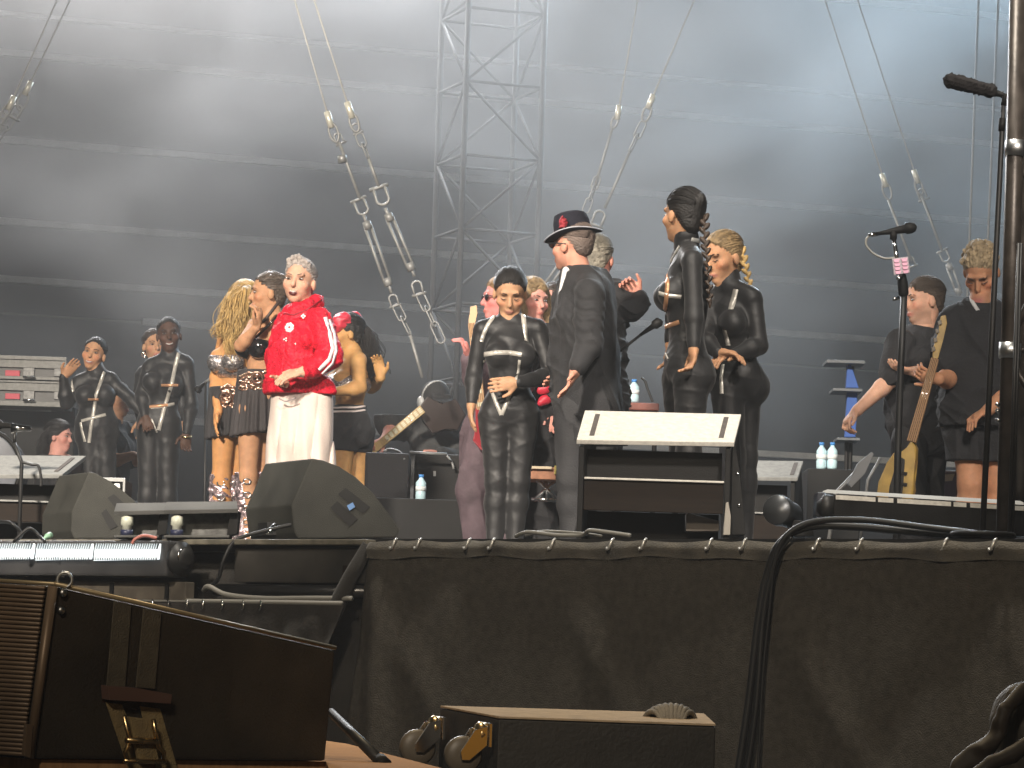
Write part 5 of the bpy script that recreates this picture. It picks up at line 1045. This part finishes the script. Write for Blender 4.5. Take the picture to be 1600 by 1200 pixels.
def strings_neck(gt, a, b, w0, w1, side, nrm, mt_, inlay=8, fret=None):
    D = (b - a).normalized(); X = D.cross(nrm).normalized()
    prism('neck', [a - X * w0, a + X * w0, b + X * w1, b - X * w1], nrm * -.022, mt_, gt, .003)
    fb = prism('fretboard', [a - X * w0 * .95 + nrm * .001, a + X * w0 * .95 + nrm * .001, b + X * w1 * .95 + nrm * .001, b - X * w1 * .95 + nrm * .001], nrm * .005, fret or mat('dark_fretboard', (.05, .03, .02), .5), gt, .001)
    for k in range(inlay):
        c = a.lerp(b, .06 + k * .9 / inlay); w = (w0 + (w1 - w0) * k / inlay) * .7; prism('inlay', [c - X * w - D * .012 + nrm * .007, c + X * w - D * .012 + nrm * .007, c + X * w + D * .012 + nrm * .007, c - X * w + D * .012 + nrm * .007], nrm * .0015, mat('pearl_inlay', (.72, .68, .5), .3), fb, 0)
    for s_ in (-.6, -.2, .2, .6): tube('string', [a + X * w0 * s_ + nrm * .012, b + X * w1 * s_ + nrm * .012], .0012, M_chrome, gt, 5)
nr = V3((.1, -1, .25)).normalized(); a, b = W(660, 639, 22.55), W(596, 692, 22.62)
strings_neck(gt, a, b, .03, .026, 1, nr, mat('maple_neck', (.5, .36, .16), .4), 9, MATS['maple_neck'])
bc = W(690, 622, 22.7); bp_ = [W(x, y, 22.66) for x, y in ((655, 636), (668, 618), (690, 634), (712, 622), (728, 648), (716, 672), (694, 668), (676, 678), (660, 656))]
prism('body', bp_, -nr * .045, mat('dark_guitar_body', (.03, .02, .018), .2, coat=.5), gt, .01)
hd = (b - a).normalized(); prism('headstock', [b - hd.cross(nr) * .03, b + hd.cross(nr) * .03, b + hd * .16 + hd.cross(nr) * .04, b + hd * .17 - hd.cross(nr) * .03], -nr * .016, MATS['maple_neck'], gt, .003)
# --- woman in the centre
p = Figure('dancer in black catsuit looking down with one hand on her stomach', 18.9, 'olive', 'f', hs=1.12)
p.head(797, 458, yaw=0, pitch=-24, roll=0, mouth=None, eyes='closed', lips=(.26, .10, .08)); p.torso((797, 500, .02), (757, 515), (838, 513), (768, 642), (824, 642), bust=1.06)
p.arm('A', (753, 517), (741, 582, .02), (737, 628, -.04), (734, 672, -.07), (1, .1, 0), .35, -1); p.arm('B', (842, 515), (862, 588, -.04), (810, 597, -.2), (760, 603, -.24), (0, 1, 0), .15, 1)
legs_down(p, (772, 652), (818, 652), (776, 752), (810, 752), (772, 862), (803, 862)); p.finish(); g = suit(p)
for pix, w in (([(772, 494), (762, 508), (755, 524), (752, 534)], .022), ([(817, 489), (819, 506), (821, 522), (823, 534)], .026), ([(757, 554), (775, 551), (795, 551), (815, 554)], .026), ([(756, 562), (760, 580), (764, 598)], .016), ([(812, 562), (810, 580), (806, 594)], .016), ([(766, 606), (774, 626), (783, 648)], .02), ([(800, 606), (793, 626), (784, 648)], .022)): p.ribbon(g, 'harness_strap', pix, w, M_strap)
def exh(g, L, A, h): g.ell(L(0, -.10, .075), A, (.045, .04, .042), .015)
p.cap_hair(M_hblack, .006, .010, exh)
# --- guitarist with sunglasses
p = Figure('man in dark sunglasses and mauve trousers holding a guitar neck up behind her', 20.6, (.66, .26, .24), 'm', hs=1.12)  # pink light on him is put into the skin colour
p.head(783, 468, yaw=-74, pitch=2, stubble=0, eyes=False); p.torso((792, 508), (764, 530, .10), (806, 526, -.10), (768, 662, .08), (800, 662, -.08))
p.arm('A', (758, 533, -.12), (742, 602, -.2), (731, 562, -.32), (727, 530, -.34), (-.3, 0, 0), .9, 1); p.arm('B', (806, 530, .14), (820, 600, .1), (800, 640, -.1), (780, 650, -.2), (0, -1, 0), .5)
legs_down(p, (757, 672, -.05), (800, 672, .1), (737, 765, -.05), (796, 765, .1), (752, 875, 0), (795, 875, .1)); p.finish()
M_mv = mat('mauve_suit_cloth', (.12, .085, .10), .8, bump=.3, bscale=60, var=.25, vscale=10)
def ex(g):
    g.chain([p.J((757, 672, -.05)), p.J((739, 765, -.05)), p.J((748, 870, 0))], [.12, .085, .075], .04); g.chain([p.J((800, 672, .1)), p.J((796, 765, .1)), p.J((792, 870, .1))], [.12, .085, .075], .04)
p.cover('trousers', ('thA', 'thB'), .012, M_mv, [], folds(0.012, 42, 12, (1, 1, .9), wrinkle(.002, 50, 12)), ex); p.cover('jacket', ('torso', 'upA', 'upB', 'loA', 'loB'), .014, MATS['mauve_suit_cloth'], [(p.J((795, 510)), (0, 0, 1)), (p.J((780, 690)), (0, 0, -1))], folds(0.01, 45, 13, (1, 1, .9), wrinkle(.002, 50, 13)))
p.cap_hair(mat('fair_brown_hair', (.30, .19, .10), .5, bump=.6, bscale=120, var=.3), .010, .012)
for x in (-1, 1): f = Field(.004); f.ell(p.L(x * .034, .092, .0), p.A, (.032, .010, .022), .004); f.build('sunglass_lens', mat('dark_glass', (.01, .008, .012), .08, coat=.5), p.root)
tube('sunglass_arm', [p.L(-.06, .09, .006), p.L(-.083, .03, .006), p.L(-.083, -.02, .0)], .004, M_rub, p.root, 6); tube('sunglass_arm', [p.L(.06, .09, .006), p.L(.083, .03, .006), p.L(.083, -.02, .0)], .004, M_rub, p.root, 6)
gt = thing('electric_guitar', 'upright pale guitar neck held left of the central dancer', 'guitar', tuple(p.J((740, 640, -.3))))
a, b = W(752, 640, 20.3), W(737, 505, 20.25); nr = V3((-.25, -.95, .05)).normalized(); strings_neck(gt, a, b, .028, .022, 1, nr, mat('tan_neck', (.55, .34, .18), .45), 6, MATS['tan_neck'])
prism('headstock', [W(x, y, 20.25) for x, y in ((733, 508), (742, 507), (746, 490), (745, 477), (735, 479), (734, 494), (732, 500))], (0, .018, 0), mat('tan_headstock', (.62, .40, .22), .4), gt, .003)
prism('body', [W(x, y, 20.3) for x, y in ((742, 636), (762, 632), (790, 640), (800, 670), (780, 700), (752, 704), (738, 688), (746, 664))], (0, .05, 0), mat('red_guitar_body', (.30, .02, .03), .25, coat=.4), gt, .01)
# --- two half hidden people right of her
p = Figure('person with wavy blonde hair and black jacket behind the central dancer\'s shoulder', 20.9, 'pink', 'f', hs=1.08)
p.head(832, 470, yaw=35, pitch=-4); p.torso((834, 505), (815, 522, 0), (862, 522, 0), (820, 650), (856, 650)); p.arm('A', (812, 525), (808, 590), (815, 640), (815, 660), (0, -1, 0), .6); p.arm('B', (864, 525), (872, 590), (868, 640, -.1), (868, 660, -.1), (0, -1, 0), .6)
legs_down(p, (826, 665), (852, 665), (828, 765), (852, 765)); p.finish(); p.cover('jacket', ('torso', 'upA', 'upB', 'loA', 'loB', 'thA', 'thB', 'shA', 'shB'), .014, M_tee, [(p.J((834, 505)), (0, 0, 1))], folds(0.012, 40, 41, (1, 1, .9), wrinkle(.002, 50, 41))); p.cap_hair(M_hash, .016, .016, None, wrinkle(.006, 90, 5))
strands('wavy_hair', [[p.L(x, .0, .09), p.L(x * 1.4, .01, .02), p.L(x * 1.5, .03, -.08), p.L(x * 1.5, .05, -.17), p.L(x * 1.4, .06, -.26)] for x in (-.075, -.06, .06, .075)], 420, 1, M_hash, p.root, .0032, .018, 14, .025)
for y_, w_ in ((606, .06), (626, .05)):
    f = Field(.006); f.ell(p.J((853, y_, -.17)), frame(20, 0, 20), (w_, .03, .032), .01); f.disp = wrinkle(.006, 80, int(y_)); f.build('red_rosette', MATS['red_satin'], p.root)
p = Figure('person with brown fringe glimpsed behind the hat wearer\'s collar', 21.6, 'pink', 'm', hs=1.08)
p.head(866, 476, yaw=-20, pitch=-6); p.torso((868, 512), (846, 530, 0), (896, 530, 0), (852, 655), (888, 655)); p.arm('A', (842, 534), (838, 600), (848, 650), (850, 670), (0, -1, 0), .6); p.arm('B', (900, 534), (905, 600), (895, 650), (895, 670), (0, -1, 0), .6); legs_down(p, (856, 670), (886, 670), (858, 770), (884, 770)); p.finish()
p.cover('dark_shirt', ('torso', 'upA', 'upB', 'loA', 'loB'), .014, MATS['dark_grey_shirt'], [(p.J((868, 514)), (0, 0, 1))], folds(0.012, 40, 43, (1, 1, .9), wrinkle(.002, 50, 43))); p.cover('trousers', ('thA', 'thB', 'shA', 'shB', 'foot'), .012, mat('blue_denim', (.10, .13, .19), .8)); p.cap_hair(M_hbrown, .012, -.006, None, wrinkle(.003, 140, 5))
# --- man in the hat
p = Figure('man in a black hat and long charcoal coat turned away, palm held out', 18.2, (.56, .27, .19), 'm', hs=1.12)
p.head(895, 385, yaw=-128, pitch=3, stubble=.25, eyes=True); p.torso((907, 430), (920, 456, -.2), (922, 450, .2), (905, 618, -.10), (905, 618, .10), face=-1, wide=1.05)
p.arm('A', (922, 460, -.22), (920, 538, -.27), (900, 578, -.36), (876, 632, -.42), (-.8, -.2, -.3), .25, -1); p.arm('B', (922, 455, .2), (905, 530, .3), (885, 570, .2), (870, 590, .15), (-1, 0, 0), .4)
legs_down(p, (898, 640, -.08), (908, 640, .10), (892, 750, -.08), (905, 755, .1), (898, 872, -.05), (905, 872, .1), toe=(-1, -.3, 0)); p.finish()
wA = folds(.016, 34, 51, (1, 1, .8), wrinkle(.002, 50, 51)); eL = p.J((920, 500, -.26))
def dc_(P):
    r = np.exp(-(((P[:, 0] - eL.x) / .10) ** 2 + ((P[:, 2] - eL.z) / .16) ** 2)) * (P[:, 1] < p.d - .12)
    return wA(P) + .006 * r * np.sin((P[:, 2] * 1.0 + (P[:, 0] - eL.x) * .55 + .02 * np.sin(P[:, 0] * 40)) * 105)
def ex(g):
    J = p.J
    g.chain([J((916, 458, -.03)), J((918, 560, -.02)), J((922, 690, -.03))], [.13, .150, .165], .05); g.chain([J((916, 455, .10)), J((918, 560, .1)), J((924, 690, .1))], [.15, .165, .165], .05)
    g.chain([J((886, 470, .0)), J((880, 560, .0)), J((886, 600, .02))], [.055, .06, .05], .05); g.chain([J((922, 460, -.23)), J((921, 535, -.30)), J((904, 571, -.36))], [.084, .070, .052], .010)
    g.ell(J((907, 425)), frame(-100, 0, 18), (.088, .092, .04), .02)
gc = p.cover('coat', ('torso', 'upA', 'upB', 'loB'), .014, M_coat, [(p.J((920, 692)), (.0, 0, -1)), (p.J((907, 416)), (0, 0, 1))], dc_, ex)
p.cover('trousers', ('thA', 'thB', 'shA', 'shB', 'foot'), .016, M_trou, [], folds(0.01, 40, 52, (1, 1, .9), wrinkle(.002, 50, 52))); p.cap_hair(mat('greying_hair', (.12, .09, .075), .6, bump=.6, bscale=150, var=.4), .003, -.012, n=(0, .5, -.86))
f = Field(.005); f.cone(p.J((900, 432, -.06)), p.J((884, 420, -.06)), .014, .012, .01); f.cone(p.J((884, 424, -.05)), p.J((878, 460, -.06)), .02, .02, .01); f.build('shirt_collar', mat('white_shirt', (.6, .6, .6), .7), p.root)
f = Field(.006); cA = frame(-100, 0, 16); cc = p.J((906, 428)); f.chain([cc + cA[0] * math.cos(a) * .078 + cA[1] * math.sin(a) * .085 for a in np.linspace(-.5 * math.pi + .5, 1.5 * math.pi - .5, 14)], [.022] * 14, .004); f.disp = wrinkle(.002, 60, 3); f.build('coat_collar', M_coat, p.root)
hc = p.J((896, 371)); AH = frame(-100, 0, 10); M_felt = mat('black_felt', (.013, .013, .020), .85, bump=.4, bscale=120, spec=.2, var=.2)
hx, hy, hz_ = [V3(q) for q in AH]
bm = bmesh.new(); rings = []
prof = [(.0, .0, 1), (.142, .0, 1), (.147, .006, 1), (.142, .012, 1), (.100, .008, 1), (.094, .03, 1), (.091, .085, 1), (.083, .128, 1), (.06, .140, 1), (.025, .124, 1), (.001, .120, 1)]
for r, z, _ in prof:
    rings.append([bm.verts.new(hc + hx * math.cos(a) * r * .92 + hy * math.sin(a) * r * 1.08 + hz_ * (z + (.030 * math.cos(a) ** 2 * (r / .14) ** 2 - .006 * math.sin(a) * (r / .14) if r > .095 else 0) + (.0 if z < .1 else -.018 * math.exp(-(math.cos(a) * r / .025) ** 2)))) for a in np.linspace(0, 2 * math.pi, 40, endpoint=False)])
for i in range(len(rings) - 1):
    for k in range(40): bm.faces.new((rings[i][k], rings[i][(k + 1) % 40], rings[i + 1][(k + 1) % 40], rings[i + 1][k]))
hat = fin('hat', bm, M_felt, p.root, True)
tube('brim_binding', [hc + hx * math.cos(a) * .147 * .92 + hy * math.sin(a) * .147 * 1.08 + hz_ * (.006 + .030 * math.cos(a) ** 2 * 1.1 - .006 * math.sin(a)) for a in np.linspace(0, 2 * math.pi, 40, endpoint=False)], .0038, mat('grey_binding', (.35, .36, .40), .5), hat, 6, True)
tube('hat_band', [hc + hx * math.cos(a) * .094 * .93 + hy * math.sin(a) * .094 * 1.09 + hz_ * .024 for a in np.linspace(0, 2 * math.pi, 36, endpoint=False)], .008, mat('dark_red_band', (.13, .02, .03), .6), hat, 6, True)
f = Field(.004); f.ell(p.J((880, 349, -.10)), AH, (.03, .022, .034), .01); f.disp = wrinkle(.006, 170, 6); f.build('red_flower', mat('dark_red_cloth', (.28, .02, .03), .7), hat)
tube('sunglass_arm', [p.L(-.07, .10, .008), p.L(-.084, .03, .006), p.L(-.084, -.02, .002)], .004, M_rub, p.root, 6); f = Field(.004); f.ell(p.L(-.045, .088, .004), p.A, (.034, .012, .022), .004); f.build('sunglass_lens', MATS['dark_glass'], p.root)
# --- person behind him with raised fist
p = Figure('grey haired person in a dark jacket raising a fist behind the hat wearer', 19.2, 'red', 'm', hs=1.1)
p.head(933, 405, yaw=165, pitch=0, eyes=False); p.torso((937, 442), (912, 458, 0), (958, 456, 0), (915, 620), (955, 620), face=-1); p.arm('B', (958, 458, -.04), (987, 482, -.08), (999, 462, -.10), (978, 440, -.12), (-.5, -.6, .3), 1.0, 1); p.arm('A', (910, 462), (905, 540), (910, 600), (910, 620), (0, 1, 0), .5)
legs_down(p, (918, 640), (950, 640), (918, 755), (950, 755)); p.finish(); 
def ex(g): g.chain([p.J((952, 452, -.02)), p.J((988, 478, -.08)), p.J((999, 466, -.1))], [.078, .068, .05], .03)
p.cover('jacket', ('torso', 'upA', 'upB', 'loA'), .016, M_coat, [(p.J((935, 436)), (0, 0, 1))], folds(0.014, 40, 61, (1, 1, .9), wrinkle(.002, 50, 61)), ex); p.cover('trousers', ('thA', 'thB', 'shA', 'shB', 'foot'), .014, M_trou); p.cap_hair(mat('short_grey_hair', (.22, .20, .16), .6, bump=.7, bscale=150, var=.4, vscale=40), .008, .006, None, wrinkle(.0025, 200, 4))
# --- tall dancer with braid
p = Figure('tall dancer with a long dark braid seen from behind in a black catsuit', 16.7, 'tan', 'f', hs=1.1)
p.head(1068, 337, yaw=-142, pitch=3, eyes=True); p.torso((1073, 384, .02), (1082, 407, -.15), (1066, 402, .17), (1080, 575, -.09), (1066, 575, .09), face=-1, bust=1.1)
p.arm('A', (1081, 410, -.17), (1084, 478, -.2), (1084, 540, -.24), (1082, 590, -.26), (-1, -.2, 0), .75, 1); p.arm('B', (1064, 408, .17), (1058, 480, .18), (1048, 530, .15), (1045, 560, .15), (-1, 0, 0), .5)
legs_down(p, (1080, 595, -.08), (1062, 595, .08), (1076, 715, -.08), (1066, 715, .08), toe=(-1, .2, 0)); p.finish()
def exs(g): pass
g = suit(p, folds(.0022, 55, 71, (.7, .7, 1.2))); f = Field(p.vox)
g2 = Field(p.vox); T = p.T
p.ribbon(g, 'harness_strap', [(1062, 384), (1052, 402), (1044, 418), (1040, 432)], .016, M_strap); p.ribbon(g, 'harness_strap', [(1030, 458), (1044, 462), (1064, 464)], .020, M_strap)
p.ribbon(g, 'harness_strap', [(1042, 430), (1043, 446), (1041, 470), (1037, 500), (1035, 528)], .022, M_gold); p.ribbon(g, 'harness_strap', [(1028, 516), (1042, 510), (1062, 503)], .022, M_gold); p.ribbon(g, 'harness_strap', [(1034, 532), (1038, 548), (1044, 562)], .014, M_strap); p.ribbon(g, 'collar_clasp', [(1080, 374), (1092, 377)], .02, mat('bright_clasp', (.75, .75, .72), .3, .6), .008)
def exh(g, L, A, h): g.ell(L(0, -.105, .07), A, (.03, .03, .035), .02)
p.cap_hair(M_hblack, .006, .004, exh)
tube('hair_cuff', [p.J((1078, 319, -.07)), p.J((1094, 324, -.06))], .022, mat('gold_cuff', (.75, .5, .25), .25, 1), p.root, 12)
braid('braid', [p.J((1092, 322, -.05)), p.J((1100, 340, -.06)), p.J((1101, 370, -.1)), p.J((1105, 410, -.14)), p.J((1108, 445, -.15)), p.J((1109, 470, -.15))], .027, .016, M_hbrown, p.root)
# --- dancer with blonde braid
p = Figure('dancer with a blonde braid looking down behind the tall dancer', 17.4, 'tan', 'f', hs=1.1)
p.head(1130, 403, yaw=-48, pitch=-14, eyes='closed', lips=(.36, .14, .12)); p.torso((1138, 447), (1112, 466, .08), (1172, 464, -.08), (1130, 592, .05), (1168, 592, -.05), bust=1.0)
p.arm('A', (1110, 470, .06), (1100, 530, -.12), (1122, 552, -.24), (1145, 552, -.28), (0, 0, -1), .6); p.arm('B', (1176, 468, -.08), (1186, 540, -.10), (1146, 555, -.2), (1120, 560, -.26), (0, 0, -1), .5)
legs_down(p, (1136, 605, -.03), (1164, 605, .05), (1145, 715, -.03), (1164, 715, .05), (1150, 850), (1163, 850)); p.finish(); g = suit(p, folds(.0022, 55, 73, (.7, .7, 1.2)))
for pix, w in (([(1150, 452), (1146, 470), (1142, 484)], .03), ([(1132, 515), (1136, 530), (1138, 540)], .024), ([(1130, 570), (1127, 590), (1128, 615)], .02)): p.ribbon(g, 'harness_strap', pix, w, M_strap)
p.cap_hair(M_hash, .006, .010); braid('braid', [p.J((1150, 378, .02)), p.J((1159, 392, .0)), p.J((1164, 415, -.02)), p.J((1169, 435, -.02)), p.J((1172, 452, -.02))], .026, .018, M_hblond, p.root)
# --- man pointing
p = Figure('bearded man in a black t-shirt with one arm stretched down and out', 19.3, 'fair', 'm', hs=1.12)
p.head(1444, 470, yaw=-70, pitch=-3, stubble=.35, brow=(.04, .03, .02)); p.torso((1444, 514), (1412, 532, .08), (1460, 530, -.12), (1416, 668, .06), (1455, 668, -.06), belly=.06)
p.arm('A', (1410, 536, .02), (1393, 592, -.16), (1340, 641, -.2), (1312, 668, -.22), (.5, .2, -.8), 1.1, 1); p.arm('B', (1462, 534, -.1), (1466, 594, -.06), (1432, 581, -.25), (1395, 576, -.3), (0, .2, 1), .5, 1)
legs_down(p, (1422, 685, -.08), (1452, 685, .08), (1422, 785, -.05), (1452, 785, .05)); p.finish()
def ex(g): g.chain([p.J((1410, 534, -.12)), p.J((1397, 583, -.15))], [.075, .075], .03); g.cone(p.J((1435, 560)), p.J((1436, 660)), .15, .17, .05)
p.cover('t_shirt', ('torso',), .014, M_tee, [(p.J((1440, 512)), (.35, 0, 1))], folds(0.014, 38, 81, (1, 1, .9), wrinkle(.002, 50, 81)), ex); p.cover('trousers', ('thA', 'thB', 'shA', 'shB', 'foot'), .02, M_trou, [], folds(0.01, 40, 82, (1, 1, .9), wrinkle(.002, 50, 82))); p.cap_hair(mat('cropped_brown_hair', (.075, .055, .04), .6, bump=.6, bscale=150, var=.3), .004, .002, None, wrinkle(.0015, 260, 4), n=(0, .55, -.83))
# --- bass player
p = Figure('curly grey haired bass player in black polo shirt and shorts beside the scaffold', 18.5, (.60, .30, .17), 'm', hs=1.17); p.w = 1.1
p.head(1533, 424, yaw=-22, pitch=-42, eyes='closed', stubble=.3, brow=(.2, .15, .1)); p.torso((1533, 474), (1492, 502, -.02), (1580, 500, .02), (1502, 650), (1556, 650), belly=.09, wide=1.12)
p.arm('A', (1488, 508, -.02), (1484, 592, -.10), (1466, 592, -.30), (1448, 588, -.34), (-.1, .6, .5), 1.1, 1); p.arm('B', (1586, 506, .02), (1596, 590, -.05), (1545, 640, -.24), (1525, 650, -.28), (0, 0, -1), .6, -1)
legs_down(p, (1510, 665), (1556, 665), (1516, 755, -.05), (1560, 755), (1512, 868), (1562, 868), w=1.12); p.finish()
def ex(g):
    g.chain([p.J((1492, 506, -.02)), p.J((1484, 570, -.08))], [.095, .095], .04); g.chain([p.J((1580, 506, .02)), p.J((1594, 570, -.05))], [.095, .09], .04); g.cone(p.J((1530, 540)), p.J((1526, 650)), .19, .20, .06); g.ell(p.J((1533, 470)), frame(-5, 0, 0), (.09, .095, .03), .02)
gp = p.cover('polo_shirt', ('torso',), .014, M_tee, [(p.J((1533, 466)), (0, -.5, 1)), (p.J((1530, 668)), (0, 0, -1))], folds(0.018, 36, 91, (1, 1, .9), wrinkle(.002, 50, 91)), ex)
p.ribbon(gp, 'collar_tip', [(1516, 452), (1518, 470), (1528, 486)], .02, MATS['white_shirt'], .006)
def ex(g):
    for a, b in (((1508, 650), (1514, 722, -.03)), ((1556, 650), (1562, 722))): g.cone(p.J(a), p.J(b), .125, .118, .04)
p.cover('shorts', ('thA',), .012, M_tee, [(p.J((1530, 722)), (0, 0, -1)), (p.J((1530, 640)), (0, 0, 1))], folds(0.014, 40, 92, (1, 1, .9), wrinkle(.002, 50, 92)), ex)
def exh(g, L, A, h):
    for i in range(90):
        a = random.uniform(0, 6.28); e = random.uniform(.15, 1.5); v = V3((math.cos(a) * math.cos(e), math.sin(a) * math.cos(e) - .1, math.sin(e))); q = L(v.x * .085, v.y * .100 - .012, v.z * .098 + .036)
        if v.y < .75: g.ell(q, frame(0), (.014 * h,) * 3, .004)
p.cap_hair(mat('curly_grey_blond_hair', (.40, .31, .19), .6, bump=.7, bscale=150, var=.4, vscale=50), .006, .010, exh, vox=.005, fine=0)
gt = thing('bass_guitar', 'worn yellow bass guitar with black pickguard held by the bass player', 'guitar', tuple(W(1400, 790, 17.9)))
DB = 18.05; a, b = W(1424, 690, DB), W(1461, 560, DB); nr = V3((-.2, -.97, .1)).normalized(); M_wood = mat('aged_yellow_wood', (.42, .27, .06), .4, var=.3, vscale=12, coat=.3)
strings_neck(gt, a, b, .026, .021, 1, nr, mat('rosewood_neck', (.30, .16, .06), .5), 0, MATS['rosewood_neck'])
prism('headstock', [W(x, y, DB) for x, y in ((1457, 562), (1466, 560), (1474, 530), (1480, 505), (1478, 492), (1470, 494), (1466, 520), (1458, 544))], (0, .02, 0), M_wood, gt, .004)
for k, (x, y) in enumerate(((1460, 548), (1463, 534), (1466, 520), (1470, 507))):
    o = tube('tuning_peg', [W(x, y, DB), W(x - 5, y - 2, DB)], .010, M_chrome, gt, 8); prism('peg_button', [W(x - 5 + q, y - 3 + r, DB - .01) for q, r in ((0, -3), (6, -4), (7, 3), (1, 4))], (0, .012, 0), M_chrome, o, .002)
prism('body', [W(x, y, DB) for x, y in ((1416, 700), (1424, 686), (1432, 700), (1430, 720), (1424, 742), (1428, 765), (1422, 792), (1400, 806), (1378, 800), (1368, 780), (1372, 752), (1386, 722), (1398, 704), (1408, 712))], (.02, .05, 0), M_wood, gt, .012)
prism('pickguard', [W(x, y, DB - .006) for x, y in ((1404, 712), (1414, 718), (1412, 750), (1408, 790), (1386, 798), (1390, 760))], (0, .005, 0), mat('black_pickguard', (.012, .012, .012), .3), gt, .001)
for y in (735, 752): prism('pickup', [W(x, yy, DB - .012) for x, yy in ((1400, y), (1418, y + 3), (1417, y + 8), (1399, y + 5))], (0, .01, 0), M_blk, gt, .001)
for k in range(2): lathe('control_knob', W(1404 - k * 6, 772 + k * 10, DB - .006), (0, -1, 0), [(0, .014), (.016, .012)], M_chrome, gt, 12)
HAZE = .0025; SMOKE = .055
# ------------------------------------------------------------------ haze that carries the stage light
hz = bpy.data.objects.new('haze', bpy.data.meshes.new('haze')); COL.objects.link(hz)
bm = bmesh.new(); hexa(bm, [V3(p) for p in ((-20, -6, -3.2), (20, -6, -3.2), (20, 44, -3.2), (-20, 44, -3.2), (-20, -6, 10.2), (20, -6, 10.2), (20, 44, 10.2), (-20, 44, 10.2))]); bm.to_mesh(hz.data); bm.free()
M = bpy.data.materials.new('haze'); M.use_nodes = True; n = M.node_tree.nodes; n.remove(n['Principled BSDF'])
pv = n.new('ShaderNodeVolumePrincipled'); pv.inputs['Color'].default_value = (.96, .98, 1, 1); pv.inputs['Density'].default_value = HAZE; pv.inputs['Anisotropy'].default_value = .25
M.node_tree.links.new(pv.outputs[0], n['Material Output'].inputs['Volume']); hz.data.materials.append(M); tag(hz, 'pale stage haze filling the air above and around the stage', 'haze', kind='stuff')

# drifting smoke under the roof, thicker in places
sm = bpy.data.objects.new('smoke', bpy.data.meshes.new('smoke')); COL.objects.link(sm)
bm = bmesh.new(); hexa(bm, [V3(p) for p in ((-9, 20.5, .3), (9, 20.5, .3), (9, 33.0, .3), (-9, 33.0, .3), (-9, 20.5, 6.4), (9, 20.5, 6.4), (9, 33.0, 6.4), (-9, 33.0, 6.4))]); bm.to_mesh(sm.data); bm.free()
M = bpy.data.materials.new('smoke'); M.use_nodes = True; n = M.node_tree.nodes; L_ = M.node_tree.links; n.remove(n['Principled BSDF'])
pv = n.new('ShaderNodeVolumePrincipled'); pv.inputs['Color'].default_value = (.97, .98, 1, 1); pv.inputs['Anisotropy'].default_value = .1
tc = n.new('ShaderNodeTexCoord'); mp = n.new('ShaderNodeMapping'); mp.inputs['Scale'].default_value = (.5, .3, .75); mp.inputs['Rotation'].default_value = (0, .5, 0); L_.new(tc.outputs['Object'], mp.inputs[0])
nz = n.new('ShaderNodeTexNoise'); nz.inputs['Scale'].default_value = 1.0; nz.inputs['Detail'].default_value = 3; nz.inputs['Distortion'].default_value = .6; L_.new(mp.outputs[0], nz.inputs['Vector'])
m1 = n.new('ShaderNodeMapRange'); m1.inputs[1].default_value = .36; m1.inputs[2].default_value = .70; m1.inputs[3].default_value = .1; m1.inputs[4].default_value = 2.4; L_.new(nz.outputs['Fac'], m1.inputs[0])
sx = n.new('ShaderNodeSeparateXYZ'); L_.new(tc.outputs['Object'], sx.inputs[0])
m2 = n.new('ShaderNodeMapRange'); m2.inputs[1].default_value = .8; m2.inputs[2].default_value = 5.4; m2.inputs[3].default_value = SMOKE * .05; m2.inputs[4].default_value = SMOKE; L_.new(sx.outputs['Z'], m2.inputs[0])
mu = n.new('ShaderNodeMath'); mu.operation = 'MULTIPLY'; L_.new(m1.outputs[0], mu.inputs[0]); L_.new(m2.outputs[0], mu.inputs[1]); L_.new(mu.outputs[0], pv.inputs['Density'])
L_.new(pv.outputs[0], n['Material Output'].inputs['Volume']); sm.data.materials.append(M); tag(sm, 'drifting white smoke under the stage roof', 'smoke', kind='stuff')
